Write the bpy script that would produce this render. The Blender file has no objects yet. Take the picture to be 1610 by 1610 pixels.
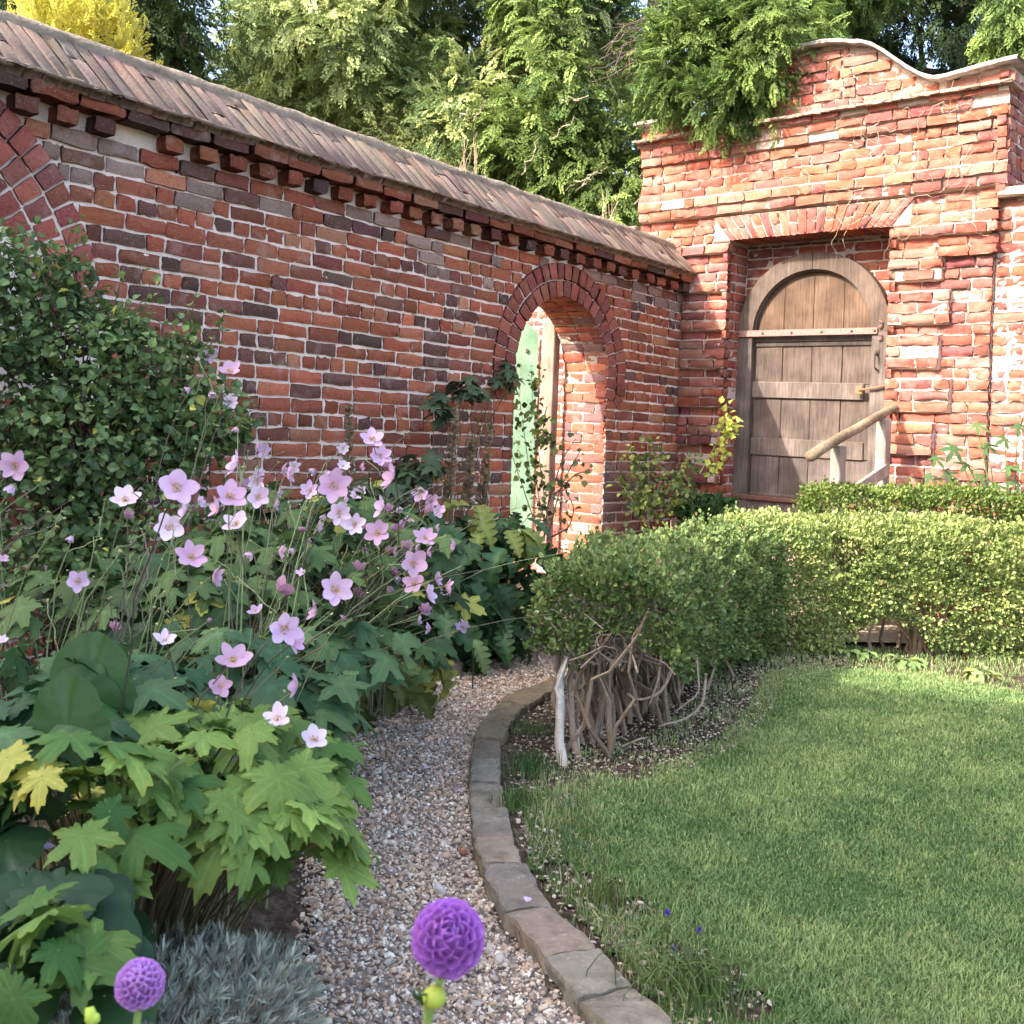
import bpy, math, random
import numpy as np
from mathutils import Vector, Matrix
rng = np.random.default_rng(7)
random.seed(7)
PI = math.pi
sc = bpy.context.scene
COL = sc.collection

# ------------------------------------------------------------------ camera, sky, sun, exposure
F, TH, HCAM, CX, HY = 1700.0, .038, 1.25, 805.0, 660.0
cam_d = bpy.data.cameras.new('camera')
cam = bpy.data.objects.new('camera', cam_d)
COL.objects.link(cam)
cam.matrix_world = Matrix.Translation((0, 0, HCAM)) @ Matrix.Rotation(PI/2, 4, 'X') @ Matrix.Rotation(TH, 4, 'Z')
cam_d.sensor_width = 36
cam_d.lens = 36*F/1610
cam_d.shift_y = -(805-HY)/1610
cam_d.clip_start, cam_d.clip_end = .02, 500
cam_d.dof.use_dof = True
cam_d.dof.focus_distance = 4.2
cam_d.dof.aperture_fstop = 13
sc.camera = cam
SUN = Vector((-.888, -.424, .8)).normalized()
w = bpy.data.worlds.new('World'); sc.world = w; w.use_nodes = True
nt = w.node_tree
sky = nt.nodes.new('ShaderNodeTexSky'); sky.sky_type = 'NISHITA'; sky.sun_disc = False
sky.sun_elevation = math.asin(SUN.z); sky.sun_rotation = math.atan2(SUN.x, SUN.y)
sky.air_density = .8; sky.dust_density = 4.5; sky.ozone_density = .2
nt.links.new(sky.outputs[0], nt.nodes['Background'].inputs[0])
nt.nodes['Background'].inputs[1].default_value = .15
sd = bpy.data.lights.new('sun', 'SUN'); sd.energy = 2.0; sd.angle = math.radians(.55); sd.color = (1, .93, .82)
so = bpy.data.objects.new('sun', sd); COL.objects.link(so)
so.rotation_euler = SUN.to_track_quat('Z', 'Y').to_euler()
sc.view_settings.view_transform = 'Standard'; sc.view_settings.look = 'None'
sc.view_settings.exposure = 2.52; sc.view_settings.gamma = 1

# ------------------------------------------------------------------ helpers
def A(*a): return np.array(a, dtype=float)
def norm(v): return v/np.maximum(np.linalg.norm(v, axis=-1, keepdims=True), 1e-9)
_tab = np.random.default_rng(3).random((32, 32, 32))
def vn(P, f=1.0, off=0.0):
    """smooth value noise, -1..1"""
    P = np.asarray(P, float)*f+off+50
    i = np.floor(P).astype(int); t = P-i; t = t*t*(3-2*t)
    i0 = i % 32; i1 = (i+1) % 32
    r = 0
    for dx in (0, 1):
        for dy in (0, 1):
            for dz in (0, 1):
                wgt = (t[..., 0] if dx else 1-t[..., 0])*(t[..., 1] if dy else 1-t[..., 1])*(t[..., 2] if dz else 1-t[..., 2])
                r = r+wgt*_tab[(i1 if dx else i0)[..., 0], (i1 if dy else i0)[..., 1], (i1 if dz else i0)[..., 2]]
    return r*2-1
def mesh(name, V, faces, mat, parent=None, col=None, smooth=False, loc=None):
    """faces: list of int arrays (n,k); one mesh object"""
    V = np.asarray(V, np.float32).reshape(-1, 3)
    me = bpy.data.meshes.new(name)
    faces = [np.asarray(f, np.int32) for f in faces if len(f)]
    loops = np.concatenate([f.ravel() for f in faces])
    tot = np.concatenate([np.full(len(f), f.shape[1], np.int32) for f in faces])
    start = np.concatenate([[0], np.cumsum(tot)[:-1]]).astype(np.int32)
    if loc is not None: V = V-np.asarray(loc, np.float32)
    me.vertices.add(len(V)); me.vertices.foreach_set('co', V.ravel())
    me.loops.add(len(loops)); me.loops.foreach_set('vertex_index', loops)
    me.polygons.add(len(tot)); me.polygons.foreach_set('loop_start', start)
    try: me.polygons.foreach_set('loop_total', tot)
    except Exception: pass
    me.polygons.foreach_set('use_smooth', np.full(len(tot), bool(smooth)))
    if col is not None:
        ca = me.color_attributes.new('Col', 'FLOAT_COLOR', 'POINT')
        c4 = np.ones((len(V), 4), np.float32); c4[:, :3] = col
        ca.data.foreach_set('color', c4.ravel())
    me.materials.append(mat)
    me.update(calc_edges=True); me.validate()
    o = bpy.data.objects.new(name, me); COL.objects.link(o)
    if loc is not None: o.location = loc
    if parent is not None:
        o.parent = parent
        o.matrix_parent_inverse = Matrix.Translation(-Vector(world_loc(parent)))
    return o
def world_loc(o):
    v = Vector(o.location)
    if o.parent is not None: v = v  # parts keep world coordinates through the parent inverse
    return v
def tag(o, label=None, cat=None, group=None, kind=None):
    if label: o['label'] = label
    if cat: o['category'] = cat
    if group: o['group'] = group
    if kind: o['kind'] = kind
    return o
def thing(name, label, cat, loc=(0, 0, 0), group=None):
    o = bpy.data.objects.new(name, None); COL.objects.link(o); o.location = loc
    o.empty_display_size = .1
    return tag(o, label, cat, group)
class MB:
    """collects vertices / faces / colours into one mesh"""
    def __init__(s): s.V = []; s.F = {}; s.C = []; s.n = 0
    def add(s, V, faces, col=(.5, .5, .5)):
        V = np.asarray(V, float).reshape(-1, 3)
        for f in faces:
            f = np.asarray(f)
            if len(f): s.F.setdefault(f.shape[1], []).append(f+s.n)
        s.V.append(V); c = np.empty((len(V), 3)); c[:] = col; s.C.append(c); s.n += len(V)
        return s
    def build(s, name, mat, parent=None, smooth=False, loc=None):
        return mesh(name, np.concatenate(s.V), [np.concatenate(f) for f in s.F.values()], mat, parent,
                    np.concatenate(s.C), smooth, loc)
def box(mb, c, size, M=None, col=(.5, .5, .5), jit=0, bev=.0):
    """bevelled box: c centre, size full extents, M 3x3 rows = local axes"""
    h = np.asarray(size, float)/2; b = min(bev, h.min()*.45)
    if b <= 0:
        S = np.array([[x, y, z] for x in (-1, 1) for y in (-1, 1) for z in (-1, 1)], float)*h
        fs = [[0, 1, 3, 2], [4, 6, 7, 5], [0, 4, 5, 1], [2, 3, 7, 6], [0, 2, 6, 4], [1, 5, 7, 3]]
        fl = [np.array(fs)]
    else:
        S = []; 
        for x in (-1, 1):
            for y in (-1, 1):
                for z in (-1, 1):
                    for a in range(3):
                        v = A(x, y, z)*(h-b); v[a] += (x, y, z)[a]*b; S.append(v)
        S = np.array(S)
        idx = lambda x, y, z, a: ((x*2+y)*2+z)*3+a
        q = []; t = []
        for s_ in (0, 1):
            q.append([idx(s_, 0, 0, 0), idx(s_, 0, 1, 0), idx(s_, 1, 1, 0), idx(s_, 1, 0, 0)])
            q.append([idx(0, s_, 0, 1), idx(0, s_, 1, 1), idx(1, s_, 1, 1), idx(1, s_, 0, 1)])
            q.append([idx(0, 0, s_, 2), idx(0, 1, s_, 2), idx(1, 1, s_, 2), idx(1, 0, s_, 2)])
        for i in (0, 1):
            for j in (0, 1):
                q.append([idx(i, j, 0, 0), idx(i, j, 1, 0), idx(i, j, 1, 1), idx(i, j, 0, 1)])
                q.append([idx(i, 0, j, 0), idx(i, 1, j, 0), idx(i, 1, j, 2), idx(i, 0, j, 2)])
                q.append([idx(0, i, j, 1), idx(1, i, j, 1), idx(1, i, j, 2), idx(0, i, j, 2)])
                for k in (0, 1): t.append([idx(i, j, k, 0), idx(i, j, k, 1), idx(i, j, k, 2)])
        fl = [np.array(q), np.array(t)]
    if jit: S = S+rng.normal(0, jit, S.shape)
    if M is not None: S = S@np.asarray(M, float)
    mb.add(S+np.asarray(c, float), fl, col)
def tube(mb, pts, rad, seg=6, col=(.5, .5, .5), rough=0.0):
    P = np.asarray(pts, float); n = len(P); rad = np.broadcast_to(np.asarray(rad, float), (n,))
    T = norm(np.gradient(P, axis=0)); up = A(0, 0, 1) if abs(T[0][2]) < .9 else A(1, 0, 0)
    N = norm(np.cross(T, up)); B = np.cross(T, N)
    a = np.linspace(0, 2*PI, seg, endpoint=False)
    R = rad[:, None, None]*(1+(rng.normal(0, rough, (n, seg, 1)) if rough else 0))
    V = P[:, None, :]+R*(np.cos(a)[None, :, None]*N[:, None, :]+np.sin(a)[None, :, None]*B[:, None, :])
    i = np.arange(n-1)[:, None]; j = np.arange(seg)[None, :]
    q = np.stack([i*seg+j, i*seg+(j+1) % seg, (i+1)*seg+(j+1) % seg, (i+1)*seg+j], -1).reshape(-1, 4)
    V = np.concatenate([V.reshape(-1, 3), P[:1], P[-1:]])
    jj = np.arange(seg); c0 = n*seg
    caps = np.concatenate([np.stack([jj, (jj+1) % seg, np.full(seg, c0)], -1),
                           np.stack([(n-1)*seg+jj, (n-1)*seg+(jj+1) % seg, np.full(seg, c0+1)], -1)])
    cc = np.asarray(col, float)
    if cc.ndim == 2: cc = np.concatenate([np.repeat(cc, seg, 0), cc[:1], cc[-1:]])
    mb.add(V, [q, caps], cc)
def curve(p0, p1, sag=0, wob=0, n=6, d0=None):
    p0, p1 = np.asarray(p0, float), np.asarray(p1, float)
    t = np.linspace(0, 1, n)[:, None]
    if d0 is None: P = p0+(p1-p0)*t
    else:
        m = p0+np.asarray(d0, float); P = p0*(1-t)**2+2*m*t*(1-t)+p1*t*t
    P[:, 2] -= sag*(4*t*(1-t))[:, 0]
    if wob:
        k = rng.normal(0, wob, (n, 3)); k[0] = 0; k[-1] = 0; P = P+k
    return P
def frames(Y, N):
    """basis rows X,Y,Z: leaf points along Y, faces N"""
    Y = norm(Y); X = norm(np.cross(Y, N)); Z = np.cross(X, Y)
    return np.stack([X, Y, Z], 1)
def inst(mb, tmpl, pos, B, scale, col):
    """copies of a leaf template into the mesh. tmpl=(V,faces,weightcolour or None)"""
    TV, TF, TC = tmpl
    pos = np.asarray(pos, float); n = len(pos); k = len(TV)
    scale = np.asarray(scale, float)
    if scale.ndim == 0: scale = np.full(n, float(scale))
    sc_ = scale[:, None, None] if scale.ndim == 1 else scale[:, None, :]
    V = np.einsum('nkc,ncd->nkd', TV[None]*sc_, B)+pos[:, None, :]
    off = (np.arange(n)*k)[:, None, None]
    fl = [(f[None]+off).reshape(-1, f.shape[1]) for f in TF]
    col = np.broadcast_to(np.asarray(col, float), (n, 3))
    C = np.repeat(col[:, None, :], k, 1)
    if TC is not None: C = C*TC[None]
    mb.add(V.reshape(-1, 3), fl, C.reshape(-1, 3))
def rdir(n):
    v = rng.normal(size=(n, 3)); return norm(v)
def ray(px, py):
    dx, dy = px-CX, py-HY; c, s = math.cos(TH), math.sin(TH)
    return (dx*c+dy*s)/F, (dx*s-dy*c)/F
def U(px, py, Y):
    a, b = ray(px, py); return A(a*Y, Y, HCAM+b*Y)
def G(px, py, z=0.):
    a, b = ray(px, py); Y = (z-HCAM)/b; return A(a*Y, Y, z)

# wall frames: the left wall runs from the corner towards the camera, the gate wall to the right
CO = A(1.33, 8.6); DL = norm(A(.649, .760)); NL = A(DL[1], -DL[0]); NG = -DL
def fl_(u, v, n):   # left wall: u along, v up, n out of the wall
    return np.stack([CO[0]-u*DL[0]+n*NL[0], CO[1]-u*DL[1]+n*NL[1], v*(1+.013*u)], -1)
def fg_(u, v, n):
    return np.stack([CO[0]+u*NL[0]+n*NG[0], CO[1]+u*NL[1]+n*NG[1], v+0*u], -1)

# ------------------------------------------------------------------ materials
def mat(name, rough=.7, attr=True, color=(.5, .5, .5), noise=(), bump=None, transl=0, spec=.3, sheen=0, emis=None):
    """noise: list of (scale, detail, colour, lo, hi, amount) mixed over the base; bump: list of (scale, detail, strength, distance)"""
    m = bpy.data.materials.new(name); m.use_nodes = True; t = m.node_tree; n = t.nodes; L = t.links
    b = n['Principled BSDF']; b.inputs['Roughness'].default_value = rough
    b.inputs['Specular IOR Level'].default_value = spec
    if attr:
        a = n.new('ShaderNodeAttribute'); a.attribute_name = 'Col'; cur = a.outputs['Color']
    else:
        a = n.new('ShaderNodeRGB'); a.outputs[0].default_value = (*color, 1); cur = a.outputs[0]
    geo = n.new('ShaderNodeNewGeometry'); pos = geo.outputs['Position']
    for (s, d, c, lo, hi, amt) in noise:
        x = n.new('ShaderNodeTexNoise'); x.inputs['Scale'].default_value = s; x.inputs['Detail'].default_value = d
        x.inputs['Roughness'].default_value = .62
        L.new(pos, x.inputs['Vector'])
        mr = n.new('ShaderNodeMapRange'); mr.inputs[1].default_value = lo; mr.inputs[2].default_value = hi
        mr.inputs[4].default_value = amt; L.new(x.outputs['Fac'], mr.inputs[0])
        mx = n.new('ShaderNodeMix'); mx.data_type = 'RGBA'
        L.new(mr.outputs[0], mx.inputs[0]); L.new(cur, mx.inputs[6])
        if len(c) == 4: mx.blend_type = 'MULTIPLY'; mx.inputs[7].default_value = (*c[:3], 1)
        else: mx.inputs[7].default_value = (*c, 1)
        cur = mx.outputs[2]
    L.new(cur, b.inputs['Base Color'])
    nrm = None
    for (s, d, st, dist) in (bump or []):
        x = n.new('ShaderNodeTexNoise'); x.inputs['Scale'].default_value = s; x.inputs['Detail'].default_value = d
        L.new(pos, x.inputs['Vector'])
        bp = n.new('ShaderNodeBump'); bp.inputs['Strength'].default_value = st; bp.inputs['Distance'].default_value = dist
        L.new(x.outputs['Fac'], bp.inputs['Height'])
        if nrm: L.new(nrm, bp.inputs['Normal'])
        nrm = bp.outputs[0]
    if nrm: L.new(nrm, b.inputs['Normal'])
    if transl:
        tr = n.new('ShaderNodeBsdfTranslucent'); L.new(cur, tr.inputs['Color'])
        ms = n.new('ShaderNodeMixShader'); ms.inputs[0].default_value = transl
        L.new(b.outputs[0], ms.inputs[1]); L.new(tr.outputs[0], ms.inputs[2])
        L.new(ms.outputs[0], n['Material Output'].inputs['Surface'])
    return m
M_brick = mat('old_brick', .88, noise=[(60, 4, (.35, .32, .3, 1), .5, .72, .6), (9, 5, (.45, .36, .31), .56, .78, .45), (140, 3, (.62, .54, .46), .64, .72, .75)],
              bump=[(70, 6, .5, .004), (300, 3, .35, .0015)], spec=.15)
M_brick_sun = mat('weathered_brick', .88, noise=[(40, 4, (.4, .34, .3, 1), .50, .75, .6), (7, 6, (.40, .26, .21), .50, .72, .5), (110, 3, (.6, .5, .42), .64, .74, .6)],
                  bump=[(60, 6, .6, .005), (260, 3, .35, .002)], spec=.15)
M_mortar = mat('lime_mortar', .95, noise=[(6, 5, (.33, .25, .2), .55, .8, .55), (45, 4, (.3, .27, .24), .58, .8, .5)],
               bump=[(90, 6, .7, .006)], spec=.1)
M_cope = mat('coping_brick', .9, noise=[(6, 6, (.20, .165, .125), .38, .68, .8), (90, 4, (.55, .5, .42), .62, .75, .5), (5, 4, (.36, .17, .12), .55, .75, .4)],
             bump=[(50, 6, .6, .006)], spec=.15)
M_cement = mat('cement', .95, noise=[(10, 6, (.15, .12, .085), .4, .7, .8), (70, 4, (.42, .36, .28), .6, .75, .5)], bump=[(40, 8, .9, .012)], spec=.1)
M_leaf = mat('leaf', .5, noise=[(30, 3, (.6, .6, .6, 1), .45, .75, .35)], transl=.25, spec=.35)
M_leaf_soft = mat('soft_leaf', .6, noise=[(55, 3, (.75, .8, .6, 1), .45, .75, .5)], bump=[(120, 4, .25, .003)], transl=.3, spec=.25)
M_gloss = mat('glossy_leaf', .46, noise=[(25, 4, (.6, .65, .5, 1), .45, .75, .5)], bump=[(60, 4, .35, .004)], transl=.15, spec=.3)
M_conifer = mat('conifer_foliage', .65, noise=[(3, 3, (.6, .62, .6, 1), .45, .7, .5)], transl=.3, spec=.2)
M_petal = mat('petal', .55, transl=.35, spec=.2)
M_stem = mat('plant_stem', .6, spec=.25)
M_bark = mat('bark', .9, noise=[(60, 5, (.1, .08, .06), .5, .75, .55), (25, 4, (.55, .5, .42), .58, .75, .5)], bump=[(80, 6, .8, .006)], spec=.1)
M_soil = mat('soil', 1, attr=False, color=(.07, .052, .037), noise=[(20, 6, (.19, .15, .105), .45, .7, .8), (120, 3, (.3, .25, .2), .66, .74, .7)], bump=[(50, 8, 1, .03)], spec=.05)
M_stone = mat('stone', .9, noise=[(12, 6, (.09, .085, .06), .42, .68, .75), (60, 5, (.5, .46, .4), .58, .76, .5), (5, 3, (.3, .2, .15), .55, .75, .4)], bump=[(35, 8, .7, .012), (150, 4, .4, .003)], spec=.12)
M_gravel = mat('gravel_stone', .8, noise=[(150, 3, (.5, .48, .44), .55, .75, .4)], spec=.25)
M_grass = mat('grass_blade', .55, transl=.3, spec=.25)
M_iron = mat('rusty_iron', .7, noise=[(60, 5, (.2, .07, .03), .45, .7, .6)], bump=[(120, 5, .5, .003)], spec=.3)

def wood(name, c1, c2, axis, scale=26, rough=.8):
    m = bpy.data.materials.new(name); m.use_nodes = True; t = m.node_tree; n = t.nodes; L = t.links
    b = n['Principled BSDF']; b.inputs['Roughness'].default_value = rough; b.inputs['Specular IOR Level'].default_value = .2
    g = n.new('ShaderNodeNewGeometry'); mp = n.new('ShaderNodeMapping'); s = [scale]*3; s[axis] = scale*.06
    mp.inputs['Scale'].default_value = s; L.new(g.outputs['Position'], mp.inputs['Vector'])
    x = n.new('ShaderNodeTexNoise'); x.inputs['Scale'].default_value = 3; x.inputs['Detail'].default_value = 7; x.inputs['Roughness'].default_value = .7
    L.new(mp.outputs[0], x.inputs['Vector'])
    r = n.new('ShaderNodeValToRGB'); r.color_ramp.elements[0].position = .3; r.color_ramp.elements[1].position = .72
    r.color_ramp.elements[0].color = (*c1, 1); r.color_ramp.elements[1].color = (*c2, 1); L.new(x.outputs['Fac'], r.inputs[0])
    a = n.new('ShaderNodeAttribute'); a.attribute_name = 'Col'
    y = n.new('ShaderNodeTexNoise'); y.inputs['Scale'].default_value = 5; y.inputs['Detail'].default_value = 4; L.new(g.outputs['Position'], y.inputs['Vector'])
    mr = n.new('ShaderNodeMapRange'); mr.inputs[1].default_value = .4; mr.inputs[2].default_value = .7; mr.inputs[3].default_value = .65; mr.inputs[4].default_value = 1.15
    L.new(y.outputs['Fac'], mr.inputs[0])
    mx = n.new('ShaderNodeMix'); mx.data_type = 'RGBA'; mx.blend_type = 'MULTIPLY'; mx.inputs[0].default_value = 1
    L.new(r.outputs[0], mx.inputs[6]); L.new(a.outputs['Color'], mx.inputs[7])
    vm = n.new('ShaderNodeVectorMath'); vm.operation = 'SCALE'; L.new(mx.outputs[2], vm.inputs[0]); L.new(mr.outputs[0], vm.inputs['Scale'])
    L.new(vm.outputs[0], b.inputs['Base Color'])
    bp = n.new('ShaderNodeBump'); bp.inputs['Strength'].default_value = .5; bp.inputs['Distance'].default_value = .004
    L.new(x.outputs['Fac'], bp.inputs['Height']); L.new(bp.outputs[0], b.inputs['Normal'])
    return m
M_oak = wood('old_oak', (.095, .078, .07), (.24, .20, .178), 2)
M_paint = wood('mint_paint', (.25, .42, .28), (.30, .48, .33), 2, rough=.5)
M_log = wood('grey_log', (.10, .08, .055), (.26, .21, .15), 1, 20)

# ------------------------------------------------------------------ brickwork
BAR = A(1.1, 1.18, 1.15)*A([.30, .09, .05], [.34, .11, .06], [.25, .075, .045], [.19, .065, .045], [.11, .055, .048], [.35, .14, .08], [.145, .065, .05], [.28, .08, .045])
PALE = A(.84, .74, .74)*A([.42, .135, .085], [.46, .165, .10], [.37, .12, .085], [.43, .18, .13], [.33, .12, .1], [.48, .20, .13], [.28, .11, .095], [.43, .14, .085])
def bcol(n, pal, p=None):
    c = pal[rng.choice(len(pal), n, p=p)]
    return np.clip(c*(1+rng.normal(0, .13, (n, 1)))*(1+rng.normal(0, .05, (n, 3))), .02, .9)
def bricks(mb, Q, nn, col, fmap, depth=.06, r=.0045, amp=.0022, jit=.0026, tilt=1.0):
    Q = np.asarray(Q, float); N = len(Q)
    if N == 0: return
    nn = np.broadcast_to(np.asarray(nn, float), (N,))+rng.normal(0, .0035*tilt, N)
    W = np.linalg.norm(Q[:, 1]-Q[:, 0], axis=1); H = np.linalg.norm(Q[:, 3]-Q[:, 0], axis=1)
    a = np.minimum(r*1.4/W, .3); b = np.minimum(r*1.4/H, .3)
    gu = np.stack([0*a, a, 0*a+.36, 0*a+.66, 1-a, 0*a+1], 1); gv = np.stack([0*b, b, 0*b+.5, 1-b, 0*b+1], 1)
    U_ = np.repeat(gu[:, None, :], 5, 1); V_ = np.repeat(gv[:, :, None], 6, 2)
    w_ = [(1-U_)*(1-V_), U_*(1-V_), U_*V_, (1-U_)*V_]
    P = sum(w_[i][..., None]*Q[:, i][:, None, None, :] for i in range(4))     # N,5,6,2
    edge = np.zeros((5, 6)); edge[0] = edge[-1] = 1; edge[:, 0] = edge[:, -1] = 1
    cor = np.zeros((5, 6)); 
    for i in (0, -1):
        for j in (0, -1): cor[i, j] = 1
    ctr = Q.mean(1)[:, None, None, :]
    P = P+(ctr-P)*cor[None, ..., None]*.0+np.sign(ctr-P)*cor[None, ..., None]*r*.45
    P = P+rng.normal(0, jit, P.shape)
    D = nn[:, None, None]-edge[None]*r*.9+rng.normal(0, amp, (N, 5, 6))*(.6+rng.random((N, 1, 1))*1.0)
    D = D+tilt*(rng.normal(0, .02, (N, 1, 1))*(U_-.5)*np.minimum(W, .22)[:, None, None]*1.2+rng.normal(0, .05, (N, 1, 1))*(V_-.5)*np.minimum(H, .07)[:, None, None])
    per = [(0, j) for j in range(6)]+[(i, 5) for i in range(1, 5)]+[(4, j) for j in range(4, -1, -1)]+[(i, 0) for i in range(3, 0, -1)]
    pi = np.array([i*6+j for i, j in per]); K = len(pi)
    P2 = P.reshape(N, 30, 2); D2 = D.reshape(N, 30)
    Pa = np.concatenate([P2, P2[:, pi]], 1); Da = np.concatenate([D2, np.repeat((nn-depth)[:, None], K, 1)], 1)
    X = fmap(Pa[..., 0], Pa[..., 1], Da)
    k = 30+K; q = [[i*6+j, i*6+j+1, (i+1)*6+j+1, (i+1)*6+j] for i in range(4) for j in range(5)]
    q += [[pi[m], pi[(m+1) % K], 30+(m+1) % K, 30+m] for m in range(K)]
    q = np.array(q); fl = (q[None]+(np.arange(N)*k)[:, None, None]).reshape(-1, 4)
    mb.add(X.reshape(-1, 3), [fl], np.repeat(col[:, None, :], k, 1).reshape(-1, 3))
def lay(u0, u1, v0, v1, mode, jn=.012, L=.215, Hd=.104):
    """one course between u0 and u1"""
    out = []; u = u0; first = True
    while u < u1-.02:
        if mode == 0: w_ = L
        elif mode == 1: w_ = Hd
        else: w_ = L if rng.random() < .62 else Hd
        if first and mode == 0 and rng.random() < .5: w_ = Hd
        first = False
        w_ *= rng.uniform(.93, 1.06)
        e = min(u+w_, u1)
        if u1-e < .045: e = u1
        j = jn*rng.uniform(.6, 1.25)
        e2 = e-j if e < u1 else e-.002
        b = rng.normal(0, .002, 4)
        out.append([[u, v0+b[0]], [e2, v0+b[1]], [e2, v1+b[2]], [u, v1+b[3]]])
        u = e
    return out
def mortar(mb, us, vs, fmap, nf, mask, col, amp=.004):
    u = np.linspace(us[0], us[1], int((us[1]-us[0])/.013)+2); v = np.linspace(vs[0], vs[1], int((vs[1]-vs[0])/.013)+2)
    Ug, Vg = np.meshgrid(u, v)
    n0 = nf(Ug, Vg)
    P = np.stack([Ug, Vg, 0*Ug], -1)
    n0 = n0+vn(P, 40)*amp+vn(P, 90, 7)*amp*.6+vn(P, 5, 3)*.002
    X = fmap(Ug, Vg, n0).reshape(-1, 3)
    nu, nv = len(u), len(v)
    i, j = np.meshgrid(np.arange(nv-1), np.arange(nu-1), indexing='ij')
    uc = (u[:-1]+u[1:])/2; vc = (v[:-1]+v[1:])/2; UC, VC = np.meshgrid(uc, vc)
    keep = mask(UC, VC)
    q = np.stack([i*nu+j, i*nu+j+1, (i+1)*nu+j+1, (i+1)*nu+j], -1)[keep]
    mb.add(X, [q], col)
def slab(mb, u, v, n, fmap, col=(.4, .34, .28)):
    P = np.array([[a, b, c] for a in u for b in v for c in n], float)
    X = fmap(P[:, 0], P[:, 1], P[:, 2])
    mb.add(X, [np.array([[0, 1, 3, 2], [4, 6, 7, 5], [0, 4, 5, 1], [2, 3, 7, 6], [0, 2, 6, 4], [1, 5, 7, 3]])], col)

CH = .0745
# ---- left garden wall
AC, AR0, AR1, SPR = 1.515, .515, .735, 1.555       # arch centre, intrados / extrados radius, springing
BC, BR0, BR1, BSP = 5.90, .64, .98, 1.50           # blocked arch cut by the left edge of the picture
WT = .40
wall = thing('garden_wall', 'long red brick garden wall in shade with sloping brick coping and an open archway', 'wall', (float(CO[0]), float(CO[1]), 0))
mbk, mbm = MB(), MB()
def holes(vc, side):
    """u intervals not covered by ordinary courses"""
    h = []
    if vc < SPR-.02: h.append((AC-AR0, AC+AR0))
    elif vc < SPR+AR1: k = math.sqrt(max(AR1**2-(vc-SPR)**2, 0)); h.append((AC-k-.004, AC+k+.004))
    if BSP < vc < BSP+BR1: k = math.sqrt(max(BR1**2-(vc-BSP)**2, 0)); h.append((BC-k, BC+k))
    elif 1.15 < vc <= BSP: h.append((BC-BR1, BC+BR1))
    return h
U1 = 6.9
Q, NN, Cc = [], [], []
row = 0; v = -.15
while v < 2.30:
    v1 = v+CH-.0125; vc = (v+v1)/2
    iv = [(0.0, U1)]
    for (a, b) in holes(vc, 0):
        iv = [x for (p, q) in iv for x in ((p, min(q, a)), (max(p, b), q)) if x[1]-x[0] > .03]
    for (a, b) in iv:
        qs = lay(a, b, v, v1, (0, 1, 2, 2)[row % 4] if rng.random() < .75 else 2)
        Q += qs
    v += CH; row += 1
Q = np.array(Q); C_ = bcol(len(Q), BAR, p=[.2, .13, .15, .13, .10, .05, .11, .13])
vv = Q[:, :, 1].mean(1); uu = Q[:, :, 0].mean(1)
wear = np.clip((vv-2.02)/.2, 0, 1)                       # the top courses are crumbled and pale
pale_ = rng.random(len(Q)) < wear*.45
C_[pale_] = A(.27, .185, .15)*(1+rng.normal(0, .12, (pale_.sum(), 1)))
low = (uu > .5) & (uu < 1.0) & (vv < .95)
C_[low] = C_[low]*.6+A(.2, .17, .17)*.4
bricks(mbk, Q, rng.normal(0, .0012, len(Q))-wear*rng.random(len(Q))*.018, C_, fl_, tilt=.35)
def ring(mb, c, r0, r1, spr, n, a0, a1, pal, nn=.004, fmap=fl_, bond=False):
    th = np.linspace(a0, a1, n+1); q = []
    g = .0055/((r0+r1)/2)
    for i in range(n):
        p, s_ = th[i]+g, th[i+1]-g
        f = lambda r, t: [c+r*math.cos(t), spr+r*math.sin(t)]
        if bond and i % 2 == 0:
            m_ = (r0+r1)/2
            q.append([f(r0, p), f(r0, s_), f(m_-.006, s_), f(m_-.006, p)]); q.append([f(m_+.006, p), f(m_+.006, s_), f(r1, s_), f(r1, p)])
        else: q.append([f(r0, p), f(r0, s_), f(r1, s_), f(r1, p)])
    bricks(mb, q, nn, bcol(len(q), pal), fmap, depth=.10, jit=.0014, amp=.0015)
RP = A([.27, .085, .06], [.24, .075, .055], [.20, .07, .055], [.29, .10, .07])
ring(mbk, AC, AR0, AR0+.103, SPR, 25, -.28, PI+.28, RP, .006)
ring(mbk, AC, AR0+.115, AR1, SPR, 31, -.30, PI+.30, RP, .008)
for k in range(3):
    a_, b_ = BR0+k*.116, BR0+.104+k*.116
    ring(mbk, BC, a_, b_, BSP, (28, 33, 38)[k], -.3, PI, RP*1.15, .004)
mortar(mbm, (0, U1), (-.15, 2.5), fl_, lambda u, v: -.0092-.016*np.clip((v-2.02)/.2, 0, 1),
       lambda u, v: ~(((abs(u-AC) < AR0+.012) & (v < SPR)) | ((u-AC)**2+(v-SPR)**2 < (AR0+.012)**2)), (.80, .67, .57), amp=.0018)
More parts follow.
